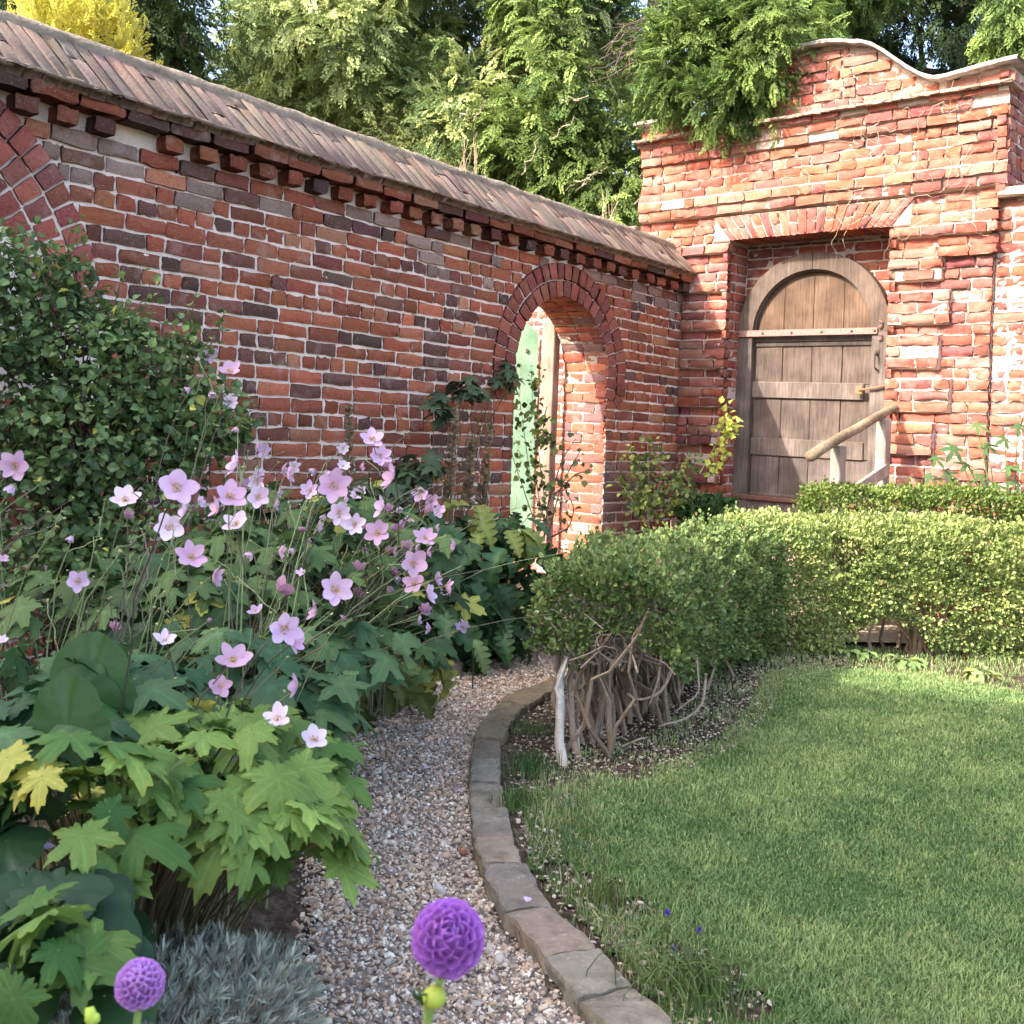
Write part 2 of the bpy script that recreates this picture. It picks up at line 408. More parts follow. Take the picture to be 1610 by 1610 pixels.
# arch reveal: u runs along the intrados, v through the wall
SP_ = SPR+.15
def frev(a, d, n):
    """a: distance along the intrados from the foot of the near-corner jamb; d: depth into the wall; n: into the opening"""
    L1 = SP_; L2 = PI*AR0
    r = AR0-n
    th = np.clip((a-L1)/AR0, 0, PI)
    u = AC-r*np.cos(th); v = (SPR+r*np.sin(th))+np.where(a < L1, a-L1, 0)-np.where(a > L1+L2, a-L1-L2, 0)
    return fl_(u, v, -d)
q = []; a = 0; k = 0
Ltot = 2*SP_+PI*AR0
while a < Ltot:
    e = a+.073-.010
    cuts = [0.012, .215, WT] if k % 2 else [0.012, .105, .31, WT]
    if SP_ < a < SP_+PI*AR0: cuts = [0.012, WT/2, WT]
    for i in range(len(cuts)-1): q.append([[a, cuts[i]+.004], [e, cuts[i]+.004], [e, cuts[i+1]-.004], [a, cuts[i+1]-.004]])
    a += .073; k += 1
q = np.array(q); cq = bcol(len(q), A([.40, .12, .07], [.44, .15, .085], [.33, .11, .075], [.24, .12, .11], [.36, .11, .07]))
bricks(mbk, q, .0, cq, frev, depth=.04, jit=.002)
mortar(mbm, (0, Ltot), (0.0, WT), lambda u, v, n: frev(u, v, n), lambda u, v: -.007+0*u, lambda u, v: u > -1, (.5, .43, .36))
# solid core and back
for (u0, u1, v0, v1) in ((0, AC-AR0-.02, -.15, 2.5), (AC+AR0+.02, U1, -.15, 2.5), (AC-AR0-.02, AC+AR0+.02, SPR+AR0+.03, 2.5)):
    slab(mbm, (u0, u1), (v0, v1), (-WT+.002, -.07), fl_)
for sgn in (0, 1):           # spandrels behind the ring
    for i in range(14):
        t0, t1 = PI/2*i/14, PI/2*(i+1)/14
        k = -1 if sgn else 1
        ua, ub = AC+k*(AR0+.02)*math.cos(t0), AC+k*(AR0+.02)*math.cos(t1)
        slab(mbm, sorted((ua, ub)), (SPR+(AR0+.02)*math.sin(t1), SPR+AR0+.04), (-WT+.004, -.07), fl_)
wb = mbk.build('brickwork', M_brick, wall, True); wm = mbm.build('mortar', M_mortar, wall)
# dentils, projecting course, coping slope and ridge
md = MB(); q = []; a = .03; qc = []
while a < U1:
    if rng.random() > .07: q.append([[a, 2.303], [a+.098, 2.303], [a+.098, 2.366], [a, 2.366]])
    a += .174*rng.uniform(.95, 1.06)
bricks(md, q, .062+rng.normal(0, .008, len(q)), bcol(len(q), BAR)*.7, fl_, depth=.09, r=.006, amp=.004)
q = []; a = 0
while a < U1:
    q += [[[a, 2.378], [a+.208, 2.378], [a+.208, 2.44], [a, 2.44]]]; a += .222
bricks(md, q, .092+rng.normal(0, .006, len(q)), bcol(len(q), BAR)*.7, fl_, depth=.12, r=.007, amp=.004)
md.build('dentil_course', M_brick, wall, True)
CA, CB = A(.128, 2.452), A(-.115, 2.70)
sl = CB-CA; SL = np.linalg.norm(sl); sl = sl/SL; sn = A(sl[1], -sl[0])*1.0
if sn[1] < 0: sn = -sn
def fcope(u, v, n):
    p = CA[None]+np.asarray(v)[..., None]*sl+np.asarray(n)[..., None]*sn
    return fl_(np.asarray(u)+.25*np.asarray(v), p[..., 1]+.014*np.sin(np.asarray(u)*1.7)*0, p[..., 0])
def fcope2(u, v, n):
    p = A(-.37, 2.50)[None]+np.asarray(v)[..., None]*norm(A(.255, .20))+np.asarray(n)[..., None]*A(-.6, .8)
    return fl_(np.asarray(u), p[..., 1], p[..., 0])
mc = MB(); q = []; a = -.1
while a < U1:
    w_ = rng.uniform(.068, .082)
    if rng.random() < .5: q.append([[a, 0], [a+w_-.004, 0], [a+w_-.004, SL-.02], [a, SL-.02]])
    else:
        m_ = rng.uniform(.10, .24); q.append([[a, 0], [a+w_-.004, 0], [a+w_-.004, m_-.003], [a, m_-.003]]); q.append([[a, m_+.003], [a+w_-.004, m_+.003], [a+w_-.004, SL-.02], [a, SL-.02]])
    a += w_
CPAL = A([.215, .145, .11], [.205, .145, .11], [.22, .15, .115], [.215, .135, .10], [.205, .145, .115], [.225, .165, .13])
bricks(mc, q, .004, bcol(len(q), CPAL), fcope, depth=.05, r=.003, amp=.0018, jit=.0025, tilt=.35)
q = [[[a, 0], [a+.21, 0], [a+.21, .3], [a, .3]] for a in np.arange(0, U1, .215)]
bricks(mc, q, 0, bcol(len(q), CPAL), fcope2, depth=.05)
mc.build('coping', M_cope, wall, True)
# cement lip under the coping, and the rough cement ridge
mr_ = MB()
us = np.arange(-.02, U1, .03); prof = [(.02, 2.443), (.112, 2.443), (.128, 2.449), (.130, 2.458), (.118, 2.466), (.02, 2.48)]
def sweep(mb, us, prof, amp, col):
    prof = np.array(prof); n, m = len(us), len(prof)
    Ug = np.repeat(us[:, None], m, 1); n_ = np.repeat(prof[None, :, 0], n, 0); v_ = np.repeat(prof[None, :, 1], n, 0)
    P = np.stack([Ug, n_*4, v_*4], -1)
    n_ = n_+vn(P, 9)*amp+vn(P, 25, 9)*amp*.6; v_ = v_+vn(P, 9, 5)*amp+vn(P, 25, 3)*amp*.6
    X = fl_(Ug, v_, n_).reshape(-1, 3)
    i, j = np.meshgrid(np.arange(n-1), np.arange(m), indexing='ij')
    mb.add(X, [np.stack([i*m+j, i*m+(j+1) % m, (i+1)*m+(j+1) % m, (i+1)*m+j], -1).reshape(-1, 4)], col)
sweep(mr_, us, prof, .006, (.24, .18, .13))
th = np.linspace(0, PI, 9)
prof = [(-.155+.075*math.cos(t), 2.672+.058*math.sin(t)) for t in th]+[(-.23, 2.5), (-.10, 2.5)]
sweep(mr_, us, prof, .010, (.29, .235, .175))
prof = [(-.03, 2.44), (-.2, 2.67), (-.37, 2.5), (-.37, 2.44)]
sweep(mr_, us, prof, 0, (.3, .26, .2))
mr_.build('ridge', M_cement, wall, smooth=True)

# ---- gate wall with the shaped gable
gw = thing('gate_wall', 'tall sunlit red brick gateway wall with curved gable top and flat arched door recess', 'wall', (float(CO[0])+1, float(CO[1])-.8, 0))
T0, T1 = -.43, 2.42
def top(t):
    w_ = abs(t-1.06)
    if w_ < .30: return 4.05-.55*w_*w_
    if w_ < .92: x = (w_-.30)/.62; return 4.0005-.36*(x*x*(3-2*x))-.0*w_
    if w_ < 1.35: return 3.64+.045*(w_-.92)/.43
    return 3.685
BLK = [2.03, 2.09, 1.99, 2.10, 2.0, 2.10, 2.02, 2.08]
def segs(i, v):
    """protrusion profile of course i at height v: list of (t0,t1,prot)"""
    vc = v+CH/2; tt = top
    out = []
    if vc > 3.56: base = .015
    elif vc > 3.50: base = .085
    elif vc > 3.42: base = .062
    elif vc > 3.35: base = .045
    elif vc > 3.2: base = .012
    elif vc > 3.12: base = .02
    elif vc > 2.88: base = [.03, .05, .066, .05][i % 4]
    else: base = 0
    if vc > 2.88:
        l = T0 if vc < 3.5 else T0-.02
        if vc > 3.57:
            # find extents under the gable
            return [(l, T1+.02, base)]
        return [(l, T1, base)]
    rec = i % 4 == 0
    k = (i//4) % len(BLK)
    pr = .0 if rec else .045
    if vc > 2.69:
        return [(T0, .26-(vc-2.69)*.0, pr*.8), (1.80, 2.37, pr*.8)]
    if vc > 2.44:
        return [(T0, .405, pr), (1.665, 2.37, pr)]
    return [(T0, 0.0-.0, 0), (0.0, .405, pr), (1.665, BLK[k] if not rec else 2.0, pr), ((BLK[k] if not rec else 2.0)+.004, 2.34, 0)]
mg, mm = MB(), MB(); Q, NN = [], []
v = -.15; i = 0; rows = []
while v < 4.02:
    sg = segs(i, v); rows.append((v, sg)); vc = v+CH/2
    for (a, b, p) in sg:
        if vc > 3.6:
            ts = np.linspace(a, b, 300); ok = np.array([top(t) > v+CH*.9 for t in ts])
            if not ok.any(): continue
            # contiguous runs
            idx = np.where(ok)[0]; runs = np.split(idx, np.where(np.diff(idx) > 1)[0]+1)
            ivs = [(ts[r_[0]], ts[r_[-1]]) for r_ in runs if len(r_) > 3]
        else: ivs = [(a, b)]
        for (a2, b2) in ivs:
            if vc > .3 and b2 <= 0.01 and False: continue
            qs = lay(a2, b2, v, v+CH-.012, 2 if p < .04 else (0 if i % 2 else 2)); Q += qs; NN += [p]*len(qs)
    v += CH; i += 1
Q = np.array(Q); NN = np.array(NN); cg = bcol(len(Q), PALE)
vv = Q[:, :, 1].mean(1); uu = Q[:, :, 0].mean(1)
lime = (rng.random(len(Q)) < .12) | ((rng.random(len(Q)) < .45) & (vv > 3.55) & (uu > 1.3)) | ((rng.random(len(Q)) < .35) & (vv > 2.9) & (vv < 3.3) & (uu < .5))
cg[lime] = cg[lime]*.5+A(.42, .25, .19)*.5
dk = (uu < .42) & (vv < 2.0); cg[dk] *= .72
er = NN+rng.normal(0, .004, len(Q))-((rng.random(len(Q)) < .12) & (NN > .03))*.03*rng.random(len(Q))
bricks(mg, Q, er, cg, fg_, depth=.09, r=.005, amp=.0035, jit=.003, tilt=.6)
# splayed flat-arch lintel
q = []; n_ = 20
for k in range(n_):
    a0, a1 = k/n_, (k+1)/n_
    bl, bh = .405+1.26*a0+.004, .405+1.26*a1-.004
    tl, th_ = .25+1.57*a0+.005, .25+1.57*a1-.005
    if k % 2:
        q.append([[bl, 2.694], [bh, 2.694], [th_, 2.875], [tl, 2.875]])
    else:
        m0, m1 = (bl*.5+tl*.5), (bh*.5+th_*.5)
        q.append([[bl, 2.694], [bh, 2.694], [m1, 2.778], [m0, 2.778]]); q.append([[m0, 2.79], [m1, 2.79], [th_, 2.875], [tl, 2.875]])
bricks(mg, q, .035, bcol(len(q), PALE), fg_, depth=.32, r=.007)
# recess: back wall, reveals
q = []
v = .5; i = 0
while v < 2.68:
    q += lay(.41, 1.66, v, min(v+CH, 2.69)-.012, 2); v += CH
q = np.array(q); tc = q[:, :, 0].mean(1)-1.0; zc = q[:, :, 1].mean(1)
q = q[(abs(tc) > .5) | (zc > 2.3)]
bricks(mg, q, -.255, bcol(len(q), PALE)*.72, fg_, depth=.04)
f_l = lambda u, v, n: fg_(.405+n, v, -u); f_r = lambda u, v, n: fg_(1.665-n, v, -u)
f_e = lambda u, v, n: fg_(2.35+n, v, -u)
v = -.15; i = 0
while v < 2.68:
    for f_ in (f_l, f_r):
        q = [[[-.035, v], [.10, v], [.10, v+.062], [-.035, v+.062]], [[.112, v], [.26, v], [.26, v+.062], [.112, v+.062]]] if i % 2 else [[[-.035, v], [.04, v], [.04, v+.062], [-.035, v+.062]], [[.052, v], [.26, v], [.26, v+.062], [.052, v+.062]]]
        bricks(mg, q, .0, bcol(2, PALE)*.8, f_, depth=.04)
    v += CH; i += 1
v = 2.84
while v < 3.62:
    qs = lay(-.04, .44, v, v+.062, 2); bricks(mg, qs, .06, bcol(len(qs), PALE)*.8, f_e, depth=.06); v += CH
rv = np.array([r[0] for r in rows])
def nfun(u, v):
    idx = np.clip(np.searchsorted(rv, v.ravel()+.006)-1, 0, len(rows)-1).reshape(v.shape); out = np.full(v.shape, .0)
    for k in range(len(rows)):
        m_ = idx == k
        if not m_.any(): continue
        uu_ = u[m_]; o_ = np.zeros(len(uu_))
        for (a, b, p) in rows[k][1]: o_[(uu_ >= a) & (uu_ <= b)] = p
        out[m_] = o_
    lint = (v > 2.69) & (v < 2.885) & (u > .26) & (u < 1.80); out[lint] = .032
    return out-.0125
topv = np.vectorize(top)
mortar(mm, (T0, T1), (-.15, 4.06), fg_, nfun, lambda u, v: ~((u > .40) & (u < 1.67) & (v < 2.69)) & (v < topv(u)) & ((u < 2.332) | (v > 2.84)), (.52, .40, .33), amp=.0035)
mortar(mm, (.40, 1.67), (.4, 2.70), fg_, lambda u, v: -.262+0*u, lambda u, v: u > 0, (.5, .43, .37))
for (a, b) in ((T0+.01, .398), (1.672, 2.34)): slab(mm, (a, b), (-.15, 2.83), (-.44, -.03), fg_, (.5, .42, .36))
slab(mm, (T0+.01, 2.40), (2.84, 3.6), (-.44, -.03), fg_, (.5, .42, .36))
slab(mm, (.39, 1.68), (2.70, 2.85), (-.44, -.03), fg_, (.5, .42, .36))
slab(mm, (.39, 1.68), (-.15, 2.72), (-.44, -.28), fg_, (.4, .34, .3))
ts = np.linspace(T0, 2.41, 60)
for k in range(59): slab(mm, (ts[k], ts[k+1]), (3.59, min(top(ts[k]), top(ts[k+1]))), (-.44, -.02), fg_, (.55, .45, .38))
mg.build('brickwork', M_brick_sun, gw, True); mm.build('mortar', M_mortar, gw)
# string course and the pale capping that follows the curve
ms = MB()
ts = np.linspace(T0-.03, T1+.03, 46)
for k in range(45): box(ms, fg_(A((ts[k]+ts[k+1])/2), A(3.545), A(-.02))[0], ((ts[1]-ts[0])*.985, .30, .022), [[NL[0], NL[1], 0], [NG[0], NG[1], 0], [0, 0, 1]], np.array([.42, .30, .23])*rng.uniform(.75, 1.15), .0025, .004)
ms.build('string_course', M_stone, gw)
mk = MB(); pr = A([.10, .0], [.105, .018], [.09, .028], [-.48, .028], [-.50, .02], [-.50, .0])
ts = np.concatenate([np.linspace(T0-.05, .10, 12), np.linspace(.12, 2.0, 60), np.linspace(2.02, T1+.05, 10)])
rw = []
for t in ts:
    r_ = [fg_(A(t), A(top(t)+.002+z_+rng.normal(0, .0015)), A(n_-.0))[0] for n_, z_ in pr]; rw.append(r_)
rw = np.array(rw); n, m = rw.shape[:2]
ii, jj = np.meshgrid(np.arange(n-1), np.arange(m), indexing='ij')
mk.add(rw.reshape(-1, 3), [np.stack([ii*m+jj, ii*m+(jj+1) % m, (ii+1)*m+(jj+1) % m, (ii+1)*m+jj], -1).reshape(-1, 4)], (.42, .39, .37))
mk.build('capping', M_stone, gw)
# lower walls that continue on both sides
def low_wall(name, label, t0, t1, vtop, n0, colf=1.0):
    o = thing(name, label, 'wall', tuple(float(x) for x in fg_(A((t0+t1)/2), A(0.), A(n0))[0]))
    a_, b_ = MB(), MB(); q = []; v = -.15; i = 0
    while v < vtop-.02: q += lay(t0, t1, v, v+CH-.012, (0, 1, 2)[i % 3]); v += CH; i += 1
    q = np.array(q); bricks(a_, q, n0+rng.normal(0, .005, len(q)), bcol(len(q), PALE)*colf, fg_, depth=.05, r=.009, amp=.004, jit=.0035)
    mortar(b_, (t0, t1), (-.15, v-.01), fg_, lambda u, v_: n0-.008+0*u, lambda u, v_: u > -99, (.58, .49, .41))
    slab(b_, (t0, t1), (-.15, v-.01), (n0-.35, n0-.03), fg_)
    a_.build('brickwork', M_brick_sun, o, True); b_.build('mortar', M_mortar, o)
    c_ = MB()
    for t in np.arange(t0, t1-.05, .22): box(c_, fg_(A(t+.11), A(v+.02), A(n0-.16))[0], (.215, .46, .06), [[NL[0], NL[1], 0], [NG[0], NG[1], 0], [0, 0, 1]], A(.36, .25, .2)*rng.uniform(.8, 1.2), .004, .008)
    c_.build('coping', M_stone, o)
low_wall('boundary_wall', 'lower sunlit brick wall running on past the right pier of the gateway', 2.346, 4.6, 2.84, -.03)
low_wall('courtyard_wall', 'sunlit brick wall seen through the archway beyond the green door', -4.2, -.47, 2.80, -.03, 1.05)

# ---- old oak door
DB = [[NL[0], NL[1], 0], [NG[0], NG[1], 0], [0, 0, 1]]
fp = lambda t, v, n: fg_(A(float(t)), A(float(v)), A(float(n)))[0]
dr = thing('oak_door', 'weathered arched plank door with heavy frame set in the brick gateway', 'door', tuple(fp(1, .56, -.2)))
DC, DS, RO, RI = 1.0, 1.985, .605, .475
def arc_frame(mb, r0, r1, n0, n1, a0, a1, k=30, col=(1, 1, 1)):
    th = np.linspace(a0, a1, k+1); V = []
    for t in th:
        for (r, n) in ((r0, n0), (r0, n1), (r1, n1), (r1, n0)): V.append(fp(DC+r*math.cos(t), DS+r*math.sin(t), n))
    i, j = np.meshgrid(np.arange(k), np.arange(4), indexing='ij')
    f = np.stack([i*4+j, i*4+(j+1) % 4, (i+1)*4+(j+1) % 4, (i+1)*4+j], -1).reshape(-1, 4)
    mb.add(np.array(V), [f, np.array([[0, 1, 2, 3], [k*4, k*4+1, k*4+2, k*4+3]])], col)
ma = MB()
arc_frame(ma, RI, RO, -.245, -.165, .0, PI/2-.006, col=(.85, .72, .62)); arc_frame(ma, RI, RO, -.245, -.167, PI/2+.006, PI, col=(.78, .68, .6))
arc_frame(ma, RI-.014, RI+.002, -.245, -.19, 0, PI, col=(.7, .62, .55))
ma.build('arched_head', M_oak, dr)
for (a, b, c) in ((DC-RO, DC-RI, .8), (DC+RI, DC+RO, .95)):
    m_ = MB(); box(m_, fp((a+b)/2, (.6+DS)/2, -.206), (b-a, .08, DS-.6), DB, (c, c*.97, c*.95), .001, .006); m_.build('stile', M_oak, dr)
pw = (2*RI)/4; zz = [.62, 1.05, 1.60, 1.98, 2.6]
for k in range(4):
    a = DC-RI+k*pw+.0025; b = DC-RI+(k+1)*pw-.0025
    for s_ in range(4):
        m_ = MB(); z0, z1 = zz[s_], zz[s_+1]; cm = [(.85, .8, .8), (.82, .74, .70), (.80, .70, .64), (.78, .58, .43)][s_]
        cm = A(*cm)*rng.uniform(.9, 1.1)
        if s_ < 3: box(m_, fp((a+b)/2, (z0+z1)/2, -.226-.002*(k % 2)), (b-a, .02, z1-z0-.004), DB, cm, .0006, .003)
        else:
            tt_ = np.linspace(a, b, 7); V = []
            for t in tt_:
                zt = DS+math.sqrt(max((RI+.01)**2-(t-DC)**2, 0))
                V += [fp(t, z0, -.218), fp(t, zt, -.218), fp(t, zt, -.248), fp(t, z0, -.248)]
            i, j = np.meshgrid(np.arange(6), np.arange(4), indexing='ij')
            m_.add(np.array(V), [np.stack([i*4+j, i*4+(j+1) % 4, (i+1)*4+(j+1) % 4, (i+1)*4+j], -1).reshape(-1, 4)], cm)
        if s_ in (0, 1, 2, 3): m_.build('plank', M_oak, dr)
def rail(z0, z1, t0, t1, n0, n1, col, tilt=0., name='ledge', m=None):
    m_ = MB(); k = 7
    for i in range(k): pass
    X = A(NL[0], NL[1], math.tan(tilt)); X /= np.linalg.norm(X)
    box(m_, fp((t0+t1)/2, (z0+z1)/2, (n0+n1)/2), (t1-t0, n1-n0, z1-z0), [X, DB[1], [0, 0, 1]], col, .0012, .006)
    return m_.build(name, m or M_oak, dr)
rail(1.92, 2.0, DC-RI, DC+RI, -.238, -.195, (.8, .76, .72))
rail(1.49, 1.615, DC-RI-.005, 1.415, -.228, -.200, (1.15, 1.07, 1.02), -.008)
rail(1.05, 1.185, DC-RI-.005, 1.425, -.228, -.202, (1.1, 1.03, .99), -.004)
rail(1.885, 1.925, DC-RI+.01, DC+RI, -.238, -.205, (.5, .47, .45))
rail(.74, .76, DC-RI, DC+RI, -.236, -.21, (1.0, .95, .9))
rail(.60, .70, DC-RO, DC+RO, -.225, -.18, (1.0, .96, .95))
st = rail(1.963, 2.012, DC-RO-.03, 1.52, -.163, -.150, (.30, .17, .15), 0, 'strap_hinge', M_iron)
m_ = MB()
for t in (.42, .62, .86, 1.1, 1.33, 1.5): box(m_, fp(t, 1.988, -.147), (.016, .012, .016), DB, (.1, .07, .06), 0, .004)
m_.build('stud', M_iron, st)
m_ = MB(); th = np.linspace(-1.9, 1.9, 10)
for sg_ in (-1, 1): tube(m_, [fp(1.545+.018*math.cos(t)-.01, 1.988+sg_*(.045+.024*math.sin(t*sg_)), -.152) for t in th], .006, 5, (.25, .12, .1))
m_.build('hinge_scroll', M_iron, st)
rail(.705, .74, DC-RO-.03, DC+RO+.02, -.17, -.155, (.13, .065, .05), 0, 'iron_bar', M_iron)
m_ = MB(); box(m_, fp(1.40, 1.56, -.16), (.05, .014, .06), DB, (.42, .16, .07), 0, .004)
tube(m_, [fp(1.40, 1.56, -.15), fp(1.52, 1.575, -.145), fp(1.62, 1.60, -.15)], .008, 6, (.3, .13, .08)); m_.build('bolt', M_iron, dr)
m_ = MB(); tube(m_, [fp(1.52, 1.83, -.16), fp(1.52, 1.82, -.13), fp(1.52, 1.72, -.128), fp(1.52, 1.71, -.16)], .007, 6, (.05, .04, .04))
box(m_, fp(1.52, 1.83, -.162), (.03, .008, .04), DB, (.05, .04, .04), 0, .002); m_.build('handle', M_iron, dr)

# ---- handrail, landing and steps
hr = thing('handrail', 'round log handrail on grey wooden posts sloping down in front of the oak door', 'handrail', tuple(fp(1.75, .5, .6)))
HB = [[NL[0], NL[1], 0], [NG[0], NG[1], 0], [0, 0, 1]]
p0, p1 = fp(1.74, 1.44, .02), fp(1.74, 1.10, 1.33)
m_ = MB(); P = curve(p0, p1, -.006, .0015, 9); tube(m_, P, np.linspace(.028, .035, 9), 14, (1.35, 1.27, 1.17), .02); m_.build('rail', M_log, hr, True)
for (n_, zt, w_) in ((.22, 1.355, .095), (.93, 1.165, .085)):
    m_ = MB(); box(m_, fp(1.74, (zt+.3)/2, n_), (w_*.8, w_, zt-.3), HB, (2.5, 2.4, 2.3), .002, .006); m_.build('post', M_oak, hr)
m_ = MB(); X = norm(fp(1.74, .82, .95)-fp(1.74, 1.02, .2)); Zv = np.cross(X, A(NL[0], NL[1], 0)); box(m_, fp(1.77, .92, .57), (.74, .03, .085), [X, [NL[0], NL[1], 0], Zv], (2.8, 2.6, 2.4), .002, .004); m_.build('brace', M_oak, hr)
sp = thing('stone_steps', 'worn stone steps and landing leading up to the oak door', 'steps', tuple(fp(1, 0, .5)))
for (a, b, z) in ((-.28, .5, .565), (.5, .82, .42), (.82, 1.14, .28), (1.14, 1.46, .14)):
    m_ = MB(); box(m_, fp(1.03, z/2, (a+b)/2), (1.55, b-a-.004, z), HB, (.42, .30, .22), .003, .02); m_.build('step', M_stone, sp)

# ---- green door leaf standing open behind the arch, with its post
gd = thing('green_door', 'pale green arched plank door standing open behind the brick archway', 'door', (-.3, 8.6, .3))
hx = A(-.72, 8.62, 0); gx = norm(A(1, -.06, 0)); gn = A(gx[1], -gx[0], 0)
nb = 7; wl = .91
for k in range(nb):
    a, b = wl*k/nb+.002, wl*(k+1)/nb-.002; m_ = MB(); V = []
    ht = lambda x: 1.93+.15*min(1, (wl-x)/.16)
    for x in (a, b):
        for (n_, z) in ((-.018, .32), (.018, .32), (.018, ht(x)), (-.018, ht(x))): V.append(A(hx[0], hx[1], 0)+gx*x+gn*n_+A(0, 0, z))
    m_.add(np.array(V), [np.array([[0, 1, 2, 3], [4, 5, 6, 7], [0, 1, 5, 4], [1, 2, 6, 5], [2, 3, 7, 6], [3, 0, 4, 7]])], A(1, 1, 1)*rng.uniform(.96, 1.03))
    m_.build('plank', M_paint, gd)
m_ = MB(); e_ = A(hx[0], hx[1], 0)+gx*(wl+.012)
box(m_, e_+A(0, 0, 1.10), (.016, .045, 1.58), [gx, gn, [0, 0, 1]], (.62, .6, .5), .001, .003); m_.build('edge_strip', M_oak, gd)
m_ = MB(); box(m_, A(hx[0], hx[1], 0)+gx*.82+gn*.024+A(0, 0, 1.80), (.02, .012, .03), [gx, gn, [0, 0, 1]], (.1, .12, .1), 0, .002); m_.build('keyhole_plate', M_iron, gd)
po = thing('door_post', 'tall squared timber post standing at the back of the brick archway', 'post', tuple(fl_(A(1.08), A(.3), A(-.47))[0]))
m_ = MB(); box(m_, fl_(A(1.075), A(1.10), A(-.475))[0], (.075, .12, 1.75), [[DL[0], DL[1], 0], [NL[0], NL[1], 0], [0, 0, 1]], (2.1, 1.7, 1.45), .001, .005); m_.build('timber', M_oak, po)

# ------------------------------------------------------------------ foliage templates
def kite(w=.5, fold=.08, tip=-.06):
    V = A([0, 0, 0], [w/2, .45, fold], [0, 1, tip], [-w/2, .45, fold])
    return V, [np.array([[0, 1, 2, 3]])], None
def leaf6(w=.55, fold=.10, droop=.14):
    V = A([0, 0, 0], [w*.42, .28, fold*.8], [w*.46, .58, fold], [0, 1, -droop], [-w*.46, .58, fold], [-w*.42, .28, fold*.8], [0, .45, .0])
    F_ = np.array([[0, 1, 6], [1, 2, 6], [2, 3, 6], [3, 4, 6], [4, 5, 6], [5, 0, 6]])
    return V, [F_], A([.8]*3, [1, 1, 1], [1, 1, 1], [1.1]*3, [1, 1, 1], [1, 1, 1], [1.15]*3)
def polar_leaf(lobes, teeth=0, tamp=.05, floor=.35, n=64, cup=.1, droop=.25, wav=.03, vein=1.45, rings=(.3, .62, 1), fine=0):
    th = np.linspace(0, 2*PI, n, endpoint=False)
    r = np.full(n, floor)
    for (a, L, w_) in lobes:
        d = np.abs((th-a+PI) % (2*PI)-PI)/w_; r = np.maximum(r, L*np.clip(1-d**1.5*.62, 0, 1))
    if teeth: r = r*(1+tamp*np.abs(((th*teeth/(2*PI)) % 1)*2-1)*2-tamp)
    d = np.abs((th-PI+PI) % (2*PI)-PI); d = np.abs(th-PI); r = np.where(d < .10, r*(d/.10*.5+.5), r)
    vx = np.zeros(n); 
    for (a, L, w_) in lobes: vx = np.maximum(vx, np.clip(1-np.abs((th-a+PI) % (2*PI)-PI)/.07, 0, 1))
    V = [[0, 0, 0]]; C = [[vein]*3]
    for q in rings:
        x = np.sin(th)*r*q; y = np.cos(th)*r*q
        z = cup*(q*r)**2*(.3-vx*.5)-droop*(q*r)**2*.8+wav*np.sin(th*9)*q**4
        V += np.stack([x, y, z], 1).tolist()
        if fine:
            sv = 0*th; 
            for (a, L, w_) in lobes:
                da = (th-a+PI) % (2*PI)-PI; al = r*q*np.cos(da); ac = np.abs(r*q*np.sin(da)); near = np.abs(da) < .55; s1 = np.clip(np.cos((al-ac*.9)*2*PI*6.5)*1.6-.6, 0, 1)*near; sv = np.maximum(sv, s1)
            z = z-.012*sv*(q < .98)+.03*q*q*np.sin(th*3+droop*9)
            V[-n:] = np.stack([x, y, z], 1).tolist()
            edge_ = np.clip((q-.85)/.15, 0, 1)*np.clip(np.sin(th*2+droop*20), 0, 1)
            cf = np.stack([1+.25*sv+.5*vx*(1-q*.5)+.35*edge_, 1+.20*sv+.35*vx*(1-q*.5)-.05*edge_, 1+.1*sv+.3*vx-.4*edge_], 1); C += cf.tolist(); continue
        c = 1+(vein-1)*vx*(1.2-q*.6); c = c*(1 if q < 1 else .97); C += np.stack([c]*3, 1).tolist()
    T = [[0, 1+i, 1+(i+1) % n] for i in range(n)]; Qd = []
    for k in range(len(rings)-1):
        for i in range(n): a = 1+k*n+i; b = 1+k*n+(i+1) % n; Qd.append([a, a+n, b+n, b])
    V = np.array(V); V[:, 1] += 0
    return V, [np.array(T), np.array(Qd)], np.array(C)
def strip(wf, n=14, arch=.5, fold=.25, lobe=0, cols=2, vein=1.3):
    """long leaf or petal along y; wf(t) half width; arch curls it over"""
    t = np.linspace(0, 1, n); V = []; C = []
    ang = -arch*t*1.6; y = np.concatenate([[0], np.cumsum(np.cos(ang[1:])*np.diff(t))]); z = np.concatenate([[0], np.cumsum(np.sin(ang[1:])*np.diff(t))])
    for i in range(n):
        for j in range(-cols, cols+1):
            u = j/cols; w_ = wf(t[i]); V.append([u*w_, y[i]+(abs(u)**2)*w_*lobe, z[i]+fold*w_*abs(u)-.0]); C.append([vein if j == 0 else 1]*3)
    m = 2*cols+1; i, j = np.meshgrid(np.arange(n-1), np.arange(m-1), indexing='ij')
    return np.array(V), [np.stack([i*m+j, i*m+j+1, (i+1)*m+j+1, (i+1)*m+j], -1).reshape(-1, 4)], np.array(C)
T_kite = kite(); T_leaf = leaf6(); T_round = leaf6(.85, .12, .1)
T_maple = [polar_leaf([(0, 1, .62), (1.05, .86, .55), (-1.05, .82, .55), (2.1, .62, .5), (-2.05, .66, .5)], 22, .07, .42, 88, .12, dr_, .02) for dr_ in (.2, .4, .65)]
